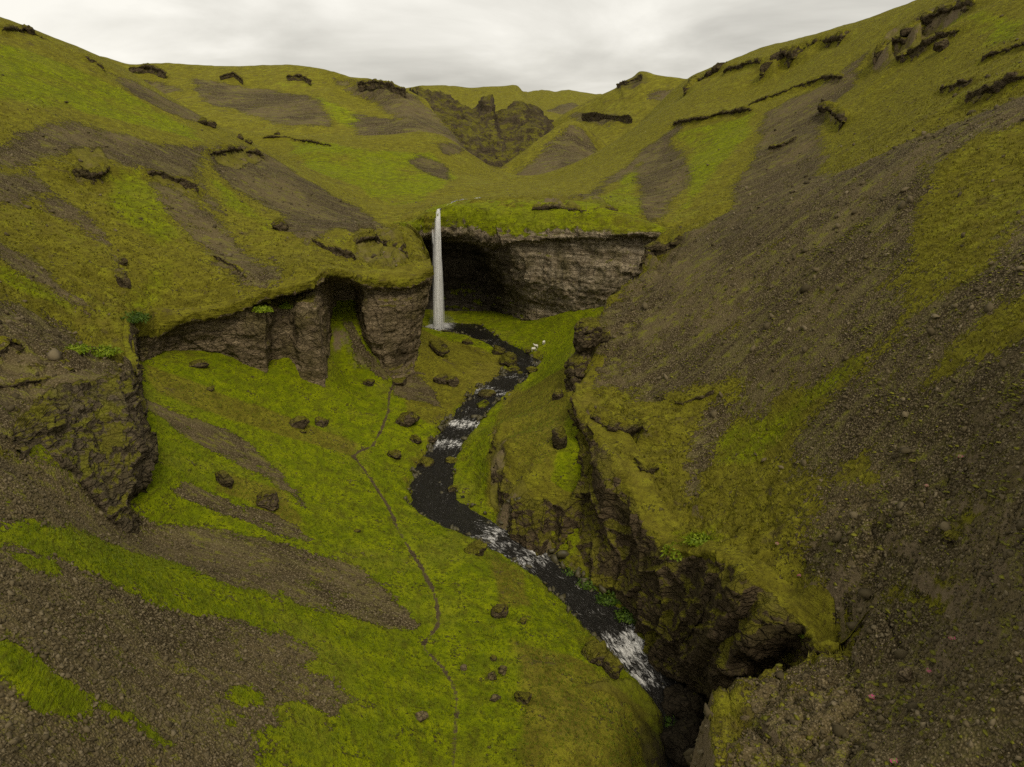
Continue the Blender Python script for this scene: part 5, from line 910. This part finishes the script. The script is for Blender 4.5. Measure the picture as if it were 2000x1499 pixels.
def strands(name, n, top, bottom, w0, w1, bulge, parent, seed, r0=.07, r1=.22, a0=1.0):
    rs = np.random.RandomState(seed); Vs, Fs, As = [], [], []; base = 0; m = 46; k = 6
    for i in range(n):
        a = rs.normal(0, .42); b = a*.75 + np.clip(rs.standard_t(3)*.17, -.55, .55); dep = rs.normal(0, .35)
        t0 = 0 if rs.rand() < .45 else rs.uniform(0, .5); t1 = 1 if rs.rand() < .75 else rs.uniform(.55, 1)
        t = np.linspace(t0, t1, m)
        W = w0 + (w1-w0)*t**.8
        cx = top[0]+(bottom[0]-top[0])*t + W*(a*(1-t)+b*t) + .10*np.sin(t*rs.uniform(6, 16)+rs.uniform(0, 6))
        cy = top[1]+(bottom[1]-top[1])*t - bulge*(1-(1-np.minimum(t*4, 1))**2) + W*dep*.5
        cz = top[2]+(bottom[2]-top[2])*(.25*t+.75*t**1.35)
        r = (r0+(r1-r0)*t)*rs.uniform(.6, 1.5)*np.minimum(1, np.minimum(np.linspace(0, 1, m)*9+.25, (1-np.linspace(0, 1, m))*6+.2))
        ang = np.arange(k)/k*2*np.pi
        ring = np.stack([cx[:, None]+r[:, None]*np.cos(ang), cy[:, None]+r[:, None]*np.sin(ang), np.repeat(cz[:, None], k, 1)], -1)
        Vs.append(ring.reshape(-1, 3))
        I = base + np.arange(m*k).reshape(m, k); J = np.roll(I, -1, 1)
        Fs.append(np.stack([I[:-1], J[:-1], J[1:], I[1:]], -1).reshape(-1, 4)); base += m*k
        As.append(np.repeat(a0*rs.uniform(.45, 1.1)*math.exp(-(b/.62)**2)*(1-.25*t)*np.minimum(1, .45+5*t), k))
    return mesh_obj(name, np.concatenate(Vs), np.concatenate(Fs), M_FALL, parent, attrs={'alpha': ('FLOAT', np.concatenate(As))})

up_line = np.array([(-18.3, 180.6), (-17.6, 184.0), (-15.6, 189.0), (-15.0, 196.0), (-12.5, 204.0), (-9.5, 214.0)])
ts = np.linspace(0, 5, 90); cl_ = np.stack([np.interp(ts, np.arange(6), up_line[:, c]) for c in (0, 1)], 1)
for _ in range(6): cl_[1:-1] = (cl_[:-2]+2*cl_[1:-1]+cl_[2:])/4
tg = np.gradient(cl_, axis=0); tg /= np.linalg.norm(tg, axis=1)[:, None]; nn_ = np.c_[tg[:, 1], -tg[:, 0]]
wx = np.linspace(-.5, .5, 7); X = (cl_[:, None]+nn_[:, None]*wx[None, :, None]).reshape(-1, 2)
V = np.c_[X, up_height(X)+.16-.25*np.abs(np.tile(wx, 90))]
tag(mesh_obj('upper_stream', V, grid_faces(90, 7), M_WATER, attrs={'foam': ('FLOAT', np.full(len(V), .8)), 'flow': ('FLOAT_COLOR', np.c_[X[:, 1], X[:, 0], 0*X[:, 0], 0*X[:, 0]+1])}), kind='structure')
fall = bpy.data.objects.new('waterfall', None); col.objects.link(fall); fall.location = (-18.6, 178.6, -43.0)
tag(fall, 'tall thin white waterfall dropping from the mossy lip into the dark pool', 'waterfall')
def rel(p): return (p[0]+18.6, p[1]-178.6, p[2]+43.0)
strands('main_stream', 300, rel((-18.3, 179.9, -13.15)), rel((-18.9, 177.7, -42.9)), .36, 1.75, 1.1, fall, 3, .04, .13, 1.05)
strands('side_stream', 14, rel((-20.2, 180.0, -15.0)), rel((-19.4, 178.9, -24.0)), .35, .5, .8, fall, 5, .03, .07, .6)
# splash skirt around the foot
rs = np.random.RandomState(9); Vs, Fs, As = [], [], []; base = 0
for i in range(240):
    a = rs.uniform(0, 2*np.pi); L = rs.uniform(.5, 3.4); h = rs.uniform(.2, 1.3); m = 10; t = np.linspace(0, 1, m)
    cx = -.3+.7*np.cos(a)+L*t*np.cos(a); cy = -.7+(.7+L*t)*np.sin(a)*.7; cz = .35+h*4*t*(1-t)*.6-.3*t
    r = .16*rs.uniform(.5, 1.3)*(1-.6*t); ang = np.arange(5)/5*2*np.pi
    ring = np.stack([cx[:, None]+r[:, None]*np.cos(ang), cy[:, None]+r[:, None]*np.cos(ang+1), cz[:, None]+r[:, None]*np.sin(ang)], -1)
    Vs.append(ring.reshape(-1, 3)); I = base+np.arange(m*5).reshape(m, 5); J = np.roll(I, -1, 1)
    Fs.append(np.stack([I[:-1], J[:-1], J[1:], I[1:]], -1).reshape(-1, 4)); base += m*5
    As.append(np.repeat(.5*(1-.75*t), 5))
mesh_obj('splash', np.concatenate(Vs), np.concatenate(Fs), M_FALL, fall, attrs={'alpha': ('FLOAT', np.concatenate(As))})

# spray hanging over the plunge pool
g = NT('spray'); vv = g.node('ShaderNodeVolumePrincipled', {'Color': (.95, .95, .94), 'Density': .055, 'Anisotropy': .2}); g.node('ShaderNodeOutputMaterial', {1: vv.outputs[0]})
V, F = ico(4); V = V*(1+.25*fbm(V, .8, 3))[:, None]*np.array([3.6, 2.6, 2.4])
ob = mesh_obj('spray', V, F, g.m); ob.location = (-18.0, 177.0, -41.6); tag(ob, kind='stuff')

# ================================================================ rock outcrops on the slopes
def outcrop(nm, line, h, depth, seed):
    cols = []
    L = np.array(line)
    if np.linalg.norm(L[-1, :2]-L[0, :2]) < 1e-3: return None
    ts = np.linspace(0, len(L)-1, (len(L)-1)*3+1); L = np.stack([np.interp(ts, np.arange(len(L)), L[:, c]) for c in range(5)], 1)
    brk = .55+1.9*fbm(np.c_[ts*1.1, 0*ts+seed*3.3, 0*ts], 1.0, 3, .6)
    ext = [L[0]*2-L[1]] + list(L) + [L[-1]*2-L[-2]]
    n = len(ext)
    for i, (x, y, z, fx, fy) in enumerate(ext):
        k = .12 if i in (0, n-1) else 1.0
        if i in (0, n-1):
            q = L[0] if i == 0 else L[-1]; x, y, z = (np.array([x, y, z])+2*q[:3])/3; fx, fy = q[3:]
        hh = h*k*float(np.clip(brk[min(max(i-1, 0), len(brk)-1)]*1.5, .18, 1.3))
        def at(o, dz): return (x+fx*o, y+fy*o, z+dz)
        cols.append([at(-hh*1.1, hh*.30), at(-hh*.45, hh*.56), at(hh*.02, hh*.50), at(hh*.16, hh*.28), at(-hh*.08, -hh*.02), at(hh*.04, -hh*.36), at(hh*.10, -hh*.8-.3)])
    step = max(.22, min(1.2, h*.09))
    G, s, t = patch(cols, step); n, m = G.shape[:2]; N = grid_normals(G); p = G.reshape(-1, 3)
    d = h*.20*fbm(p, h*1.6, 5, .62, seed*1.7) + h*.10*fbm(p, h*.5, 4, .6, seed+4., ridged=True)
    cr, rid = cells(p, h*.55, int(seed)); d += h*(.22*(rid-.5)-.10*smooth(.18, 0, cr))
    q = p + N.reshape(-1, 3)*d[:, None]
    cv = np.zeros((len(p), 4)); T = np.tile(t, n); cv[:, 2] = smooth(1.3, 2.1, T+.6*fbm(p, h, 3)); cv[:, 1] = .15
    o0 = np.array(L[len(L)//2, :3])
    ob = mesh_obj('rock_outcrop', q-o0, grid_faces(n, m, True), M_DARK, smooth_shade=False, attrs={'cov': ('FLOAT_COLOR', cv)}); ob.location = o0
    return ob
for i, (line, h, d, lab) in enumerate(OUTCROPS):
    ob = outcrop('rock_outcrop', line, h, d, i+1.0)
    if ob: tag(ob, lab, 'outcrop', 'rock outcrops on the hillsides')

# ================================================================ boulders
ICO4 = ico(4); ICO1 = ico(1)
def boulder_mesh(seed, sx, sy, sz, rough=.30, cuts=9):
    rs = np.random.RandomState(seed); V, F = ICO4[0].copy(), ICO4[1]
    for _ in range(cuts):
        n = rs.normal(size=3); n /= np.linalg.norm(n); d = rs.uniform(.55, .85)
        e = np.maximum(V @ n - d, 0); V -= e[:, None]*n*.92
    V += V*(rough*fbm(V, 1.1, 4, .6, seed*3.1) + .14*fbm(V, .35, 4, .6, seed*1.3, ridged=True))[:, None]
    cr, rid = cells(V+.15*rs.rand(3)*9, .62, seed); V *= (1+.20*(rid-.5)-.10*smooth(.2, 0, cr))[:, None]
    return V*np.array([sx, sy, sz]), F
for i, (x, y, z, w, h, lab, look) in enumerate(BOULDERS):
    V, F = boulder_mesh(i+11, w*.53, w*.47, h*.60)
    rz = (i*1.37) % 1.2-.6; c_, s_n = math.cos(rz), math.sin(rz)
    V = V @ np.array([[c_, s_n, 0], [-s_n, c_, 0], [0, 0, 1]])
    cv = np.tile(np.array([0, .9 if look == 'g' else .25, 1, 0.]), (len(V), 1))
    ob = mesh_obj('boulder' if w > .8 else 'stone', V, F, {'d': M_DARK, 'm': M_MOSSY, 'g': M_MOSSY, 'p': M_PALE, 'w': M_WETSHADE_ROCK}[look], attrs={'cov': ('FLOAT_COLOR', cv)})
    ob.location = (x, y, z+h*.24)
    tag(ob, lab, 'boulder' if w > .8 else 'stone', 'loose boulders and stones')

# ---- the rock pillar on the right bank
px, py, pz0 = PILLAR[0]
prof = [(-3, 2.5, -.7), (0, 2.4, -.6), (2.0, 2.3, -.9), (3.6, 2.0, -.8), (4.6, 1.35, -.2), (5.4, 1.5, .1), (6.4, 2.1, .3), (8.0, 2.35, .5), (9.4, 2.25, .5), (10.3, 1.5, .5), (10.6, .4, .5), (10.65, .02, .5)]
cols = [[(r*math.cos(a)*1.0+ox, r*math.sin(a)*1.2, z) for z, r, ox in prof] for a in np.linspace(0, 2*math.pi, 17)]
cols[-1] = cols[0]
G, s, t = patch(cols, .16); n, m = G.shape[:2]; N = grid_normals(G); p = G.reshape(-1, 3)
cr, rid = cells(p+.3*np.c_[fbm(p, .9, 2), fbm(p, .9, 2, .5, 3.), fbm(p, .9, 2, .5, 7.)], 1.5, 4); cr2, rid2 = cells(p, .6, 8)
d = .7*fbm(p, 2.4, 5, .6, 4.) + .2*fbm(p*np.array([.2, .2, 1]), .8, 3, .6, 2.) + .42*(rid-.5) - .25*smooth(.2, 0, cr) + .12*(rid2-.5)
wrap = np.minimum(np.repeat(s, m), 16-np.repeat(s, m)); d *= smooth(0, .5, wrap)*.999+.001
q = p + N.reshape(-1, 3)*d[:, None]
cv = np.tile(np.array([0, .2, 1., 0]), (len(p), 1))
ob = mesh_obj('rock_pillar', q, grid_faces(n, m), M_DARK, smooth_shade=False, attrs={'cov': ('FLOAT_COLOR', cv)}); ob.location = (px, py, pz0)
tag(ob, 'top-heavy dark rock pillar with a mossy cap on the right bank', 'rock pillar')

# ================================================================ plants
def leaf_material(name, a, b):
    g = NT(name); P_ = g.node('ShaderNodeNewGeometry').outputs['Position']
    tone = g.node('ShaderNodeAttribute', attribute_name='tone').outputs['Fac']
    c = g.mix(tone, a, b)
    d1 = g.node('ShaderNodeBsdfPrincipled', {'Base Color': c, 'Roughness': .6, 'Specular IOR Level': .2})
    t1 = g.node('ShaderNodeBsdfTranslucent', {'Color': c})
    g.node('ShaderNodeOutputMaterial', {0: g.node('ShaderNodeMixShader', {0: .3, 1: d1.outputs[0], 2: t1.outputs[0]}).outputs[0]})
    return g.m
M_LEAF = leaf_material('bright_leaf', (.10, .16, .006), (.24, .30, .012)); M_DLEAF = leaf_material('dark_leaf', (.035, .07, .008), (.09, .15, .012))
for i, (x, y, z, r, lab) in enumerate(PLANTS):
    rs = np.random.RandomState(40+i); n = 700 if r < 2.2 else 1500
    dr = rs.normal(size=(n, 3)); dr[:, 2] = np.abs(dr[:, 2])*.7; dr /= np.linalg.norm(dr, axis=1)[:, None]
    c = dr*(rs.uniform(.15, 1, (n, 1)))*np.array([r, r*.8, r*.55])*(1+.4*fbm(dr, .6, 2, .5, i*2.))[:, None]
    u = rs.normal(size=(n, 3)); u /= np.linalg.norm(u, axis=1)[:, None]; v = np.cross(u, dr+.2*rs.normal(size=(n, 3))); v /= np.linalg.norm(v, axis=1)[:, None]
    L = rs.uniform(.14, .30, (n, 1)); B = L*.45
    V = np.stack([c-u*L, c+v*B, c+u*L, c-v*B], 1).reshape(-1, 3); F = np.arange(4*n).reshape(n, 4)
    ob = mesh_obj('leafy_plant', V, F, M_DLEAF if 'dark' in lab or 'fern' in lab else M_LEAF, smooth_shade=False, attrs={'tone': ('FLOAT', np.repeat(rs.rand(n), 4))})
    ob.location = (x, y, z); tag(ob, lab, 'plant', 'leafy plants on ledges and banks')

# ---- pink flower cushions on the right gravel
g = NT('pink_flowers'); nn = g.noise(g.node('ShaderNodeNewGeometry').outputs['Position'], 9, 3)
bs = g.node('ShaderNodeBsdfPrincipled', {'Base Color': g.mix(g.step(nn, .45, .6), (.10, .14, .02), (.42, .05, .16)), 'Roughness': .8}); g.node('ShaderNodeOutputMaterial', {0: bs.outputs[0]})
fl = ['beside the upright grey rock', 'x']
FL_LAB = ['pink flower cushion on the gravel right of the green hanging plants, mid slope', 'pink flower cushion just right of the upright grey rock', 'pink flower cushion at the bottom edge of the picture', 'pink flower cushion highest up near the right edge', 'pink flower cushion above the gorge alcove', 'pink flower cushion on the near block below the alcove corner', 'pink flower cushion on the gravel between the upright rock and the right edge', 'pink flower cushion on the mossy slope above the gorge brink']
for i, (x, y, z) in enumerate(FLOWERS):
    V, F = boulder_mesh(200+i, .26, .22, .10, .5, 3)
    ob = mesh_obj('flower_cushion', V, F, g.m); ob.location = (x, y, z+.06); tag(ob, FL_LAB[i], 'flowers', 'pink flower cushions on the right slope')

# ---- sheep
g = NT('fleece'); nn = g.noise(g.node('ShaderNodeNewGeometry').outputs['Position'], 14, 4)
bs = g.node('ShaderNodeBsdfPrincipled', {'Base Color': g.mix(nn, (.48, .44, .36), (.72, .69, .60)), 'Roughness': .95}); g.node('ShaderNodeOutputMaterial', {0: bs.outputs[0]}); M_FLEECE = g.m
def sheep(x, y, z, rz, lab, graze):
    secs = [(-.58, .74, .06), (-.52, .72, .20), (-.30, .70, .30), (0, .68, .31), (.28, .70, .28), (.45, .76, .20)]
    secs += [(.58, .66, .13), (.70, .42, .11), (.80, .24, .10), (.92, .16, .05)] if graze else [(.58, .90, .14), (.66, 1.0, .13), (.80, .98, .10), (.92, .92, .05)]
    k = 12; V = []; F = []
    for (sx, sz, r) in secs:
        for j in range(k):
            a = 2*math.pi*j/k; V.append((sx, r*math.cos(a), sz+r*math.sin(a)*1.05))
    for i in range(len(secs)-1):
        for j in range(k): F.append((i*k+j, i*k+(j+1) % k, (i+1)*k+(j+1) % k, (i+1)*k+j))
    V = np.array(V); V += V*(.06*fbm(V, .2, 3))[:, None]
    for lx, ly in ((-.42, .15), (-.42, -.15), (.36, .14), (.36, -.14)):       # legs: thigh, hock, shank, hoof
        b = len(V); rings = [(lx, .62, .11), (lx-.03, .40, .075), (lx-.05 if lx < 0 else lx, .27, .045), (lx, .10, .035), (lx+.02, 0, .045)]
        V = np.vstack([V, [(q+r*math.cos(a), ly+r*math.sin(a), h) for q, h, r in rings for a in np.arange(6)*math.pi/3]])
        for i in range(4):
            for j in range(6): F.append((b+i*6+j, b+i*6+(j+1) % 6, b+(i+1)*6+(j+1) % 6, b+(i+1)*6+j))
    hd = secs[-2]
    for sy in (-1, 1):                                                        # ears
        b = len(V); ex, ez = hd[0]-.06, hd[1]+.05
        V = np.vstack([V, [(ex, sy*.07, ez), (ex+.05, sy*.09, ez+.04), (ex-.02, sy*.22, ez+.05), (ex-.05, sy*.09, ez+.02)]]); F.append((b, b+1, b+2, b+3))
    ob = mesh_obj('sheep', V*.9, np.array(F), M_FLEECE); ob.location = (x, y, z); ob.rotation_euler[2] = rz
    return tag(ob, lab, 'sheep', 'sheep grazing below the falls')
for (x, y, z), rz, lab, gz in zip(SHEEP, (0.3, 2.6, 1.2), ('white sheep nearest the stream bend, standing broadside', 'white sheep between the other two, partly turned away', 'white sheep farthest up the green bank below the cliff'), (True, False, True)):
    sheep(x, y, z, rz, lab, gz)

# ================================================================ loose stones, cushions and tussocks
def sample(V, F, wts, n, rs):
    P4 = V[F]; area = np.linalg.norm(np.cross(P4[:, 2]-P4[:, 0], P4[:, 3]-P4[:, 1]), axis=1)*.5
    w = area*wts[F].mean(1); w /= w.sum(); k = rs.choice(len(F), n, p=w)
    a = rs.rand(n, 1); b = rs.rand(n, 1); q = P4[k]
    nr = np.cross(q[:, 2]-q[:, 0], q[:, 3]-q[:, 1]); nr /= np.linalg.norm(nr, axis=1)[:, None]
    nr *= np.sign(nr[:, 2:3])
    return (q[:, 0]*(1-a)+q[:, 1]*a)*(1-b)+(q[:, 3]*(1-a)+q[:, 2]*a)*b, nr
def rot(n, rs):
    q = rs.normal(size=(n, 4)); q /= np.linalg.norm(q, axis=1)[:, None]; w, x, y, z = q.T
    return np.stack([np.stack([1-2*(y*y+z*z), 2*(x*y-z*w), 2*(x*z+y*w)], -1), np.stack([2*(x*y+z*w), 1-2*(x*x+z*z), 2*(y*z-x*w)], -1), np.stack([2*(x*z-y*w), 2*(y*z+x*w), 1-2*(x*x+y*y)], -1)], 1)
def scatter_solid(name, pts_, size, mat, rs, flat=None, nrm=None, sink=.2):
    n = len(pts_); B, F0 = ICO1; nb = len(B)
    S = size[:, None]*rs.uniform(.45, 1.25, (n, 3))
    V = B[None]*(1+.28*rs.normal(size=(n, nb, 1)).clip(-1.4, 1.4)*(1.5 if flat is None else 1))*S[:, None]
    if flat is None: V = np.einsum('nij,nvj->nvi', rot(n, rs), V)
    else:
        V[..., 2] *= flat
        V += nrm[:, None]*0
    V = V + pts_[:, None] + (0 if flat is not None else nrm[:, None]*size[:, None, None]*sink)
    F = (F0[None]+np.arange(n)[:, None, None]*nb).reshape(-1, 3)
    return mesh_obj(name, V.reshape(-1, 3), F, mat, smooth_shade=flat is not None, attrs={'tone': ('FLOAT', np.repeat(rs.rand(n), nb))})
def near_w(V, c, d0, d1): return c*smooth(d1, d0, np.linalg.norm(V, axis=1))

g = NT('scree_stone'); tn = g.node('ShaderNodeAttribute', attribute_name='tone').outputs['Fac']
nn = g.noise(g.node('ShaderNodeNewGeometry').outputs['Position'], 7, 3)
rp = g.node('ShaderNodeValToRGB', {0: tn}); rp.color_ramp.elements[0].color = (.050, .038, .018, 1); rp.color_ramp.elements[1].color = (.185, .148, .088, 1); e_ = rp.color_ramp.elements.new(.75); e_.color = (.122, .095, .050, 1)
bs = g.node('ShaderNodeBsdfPrincipled', {'Base Color': g.mix(g.math('MULTIPLY', nn, .4), rp.outputs[0], (.05, .045, .02)), 'Roughness': .9, 'Specular IOR Level': .2}); g.node('ShaderNodeOutputMaterial', {0: bs.outputs[0]}); M_STONE = g.m
rs = np.random.RandomState(21)
def sizes(n, a, b): return a*np.exp(rs.normal(0, .6, n)).clip(.35, b)
p, nr = sample(LOW_V, LOW_F, near_w(LOW_V, smooth(.4, .8, LOW_C[:, 0]), 45, 95), 22000, rs)
tag(scatter_solid('scree_stones', p, sizes(len(p), .062, 2.8), M_STONE, rs, nrm=nr), kind='stuff')
p, nr = sample(UP_V, UP_F, near_w(UP_V, smooth(.4, .8, UP_C[:, 0]), 40, 100)*(UP_V[:, 0] > 0), 25000, rs)
tag(scatter_solid('scree_stones', p, sizes(len(p), .055, 3.2), M_STONE, rs, nrm=nr), kind='stuff')
p, nr = sample(UP_V, UP_F, near_w(UP_V, .15+smooth(.3, .8, UP_C[:, 0])+UP_C[:, 2], 90, 260), 5200, rs)
tag(scatter_solid('hillside_stones', p, sizes(len(p), .14, 4.0), M_STONE, rs, nrm=nr), kind='stuff')
wr = smooth(-2.2, -.8, riv_e)*smooth(.9, -.1, riv_e)*(.04+smooth(.05, .35, fbm(LOW_V, 5, 3, .6, 4.)))*(LOW_V[:, 1] > 62)
p, nr = sample(LOW_V, LOW_F, wr, 1500, rs); p[:, 2] += .25
M_WETSTONE = NT('wet_stone'); g = M_WETSTONE; bs = g.node('ShaderNodeBsdfPrincipled', {'Base Color': g.mix(g.noise(g.node('ShaderNodeNewGeometry').outputs['Position'], 1.2, 4), (.012, .010, .006), (.10, .085, .03)), 'Roughness': .6}); g.node('ShaderNodeOutputMaterial', {0: bs.outputs[0]})
tag(scatter_solid('stream_stones', p, sizes(len(p), .20, 3.6), g.m, rs, nrm=nr), kind='stuff')
M_CUSH = leaf_material('moss_cushion', (.135, .135, .014), (.225, .215, .018))
wts = near_w(UP_V, smooth(.4, .8, UP_C[:, 0]), 60, 150)*(UP_V[:, 0] > 0)*(.03+smooth(.1, .4, fbm(UP_V*np.array([.4, 1, 1]), 5, 4, .65, 7.)))
p, nr = sample(UP_V, UP_F, wts, 6000, rs)
tag(scatter_solid('moss_cushions', p, sizes(len(p), .12, 2.4), M_CUSH, rs, flat=.24, nrm=nr), kind='stuff')

M_BLADE = leaf_material('grass_blade', (.085, .12, .006), (.215, .26, .014))
w1 = near_w(LOW_V, (1-smooth(.2, .5, LOW_C[:, 0]))*(1-smooth(.1, .4, LOW_C[:, 2]))*(1-smooth(.1, .4, LOW_C[:, 3])), 55, 150)
p, nr = sample(LOW_V, LOW_F, w1, 52000, rs); n = len(p); nb = 5
bl = rs.uniform(.10, .26, (n, nb, 1)); an = rs.uniform(0, 2*np.pi, (n, nb)); ln = rs.uniform(.1, .8, (n, nb))
dirv = np.stack([np.cos(an)*ln, np.sin(an)*ln, np.ones_like(an)], -1); side = np.stack([-np.sin(an), np.cos(an), 0*an], -1)*.035
root = p[:, None] + np.stack([np.cos(an)*.08, np.sin(an)*.08, -.02+0*an], -1)
V = np.stack([root-side, root+side, root+dirv*bl], 2).reshape(-1, 3); F = np.arange(len(V)).reshape(-1, 3)
tag(mesh_obj('grass', V, F, M_BLADE, smooth_shade=False, attrs={'tone': ('FLOAT', np.repeat(np.clip(.45+.9*fbm(p, 5, 3, .6)+rs.normal(0, .15, n), 0, 1), nb*3))}), kind='stuff')


M_TUSS = leaf_material('tussock_blade', (.085, .075, .010), (.235, .215, .022))
w2 = near_w(UP_V, (1-smooth(.2, .5, UP_C[:, 0]))*(1-smooth(.2, .6, UP_C[:, 2])), 80, 210)
p, nr = sample(UP_V, UP_F, w2, 46000, rs); n = len(p); nb = 4
bl = rs.uniform(.18, .42, (n, nb, 1)); an = rs.uniform(0, 2*np.pi, (n, nb)); ln = rs.uniform(.15, .9, (n, nb))
dirv = np.stack([np.cos(an)*ln, np.sin(an)*ln, np.ones_like(an)], -1); side = np.stack([-np.sin(an), np.cos(an), 0*an], -1)*.07
root = p[:, None] + np.stack([np.cos(an)*.1, np.sin(an)*.1, -.04+0*an], -1)
V = np.stack([root-side, root+side, root+dirv*bl], 2).reshape(-1, 3); F = np.arange(len(V)).reshape(-1, 3)
tag(mesh_obj('tussock_grass', V, F, M_TUSS, smooth_shade=False, attrs={'tone': ('FLOAT', np.repeat(np.clip(.5+.9*fbm(p, 6, 3, .6)+rs.normal(0, .2, n), 0, 1), nb*3))}), kind='stuff')
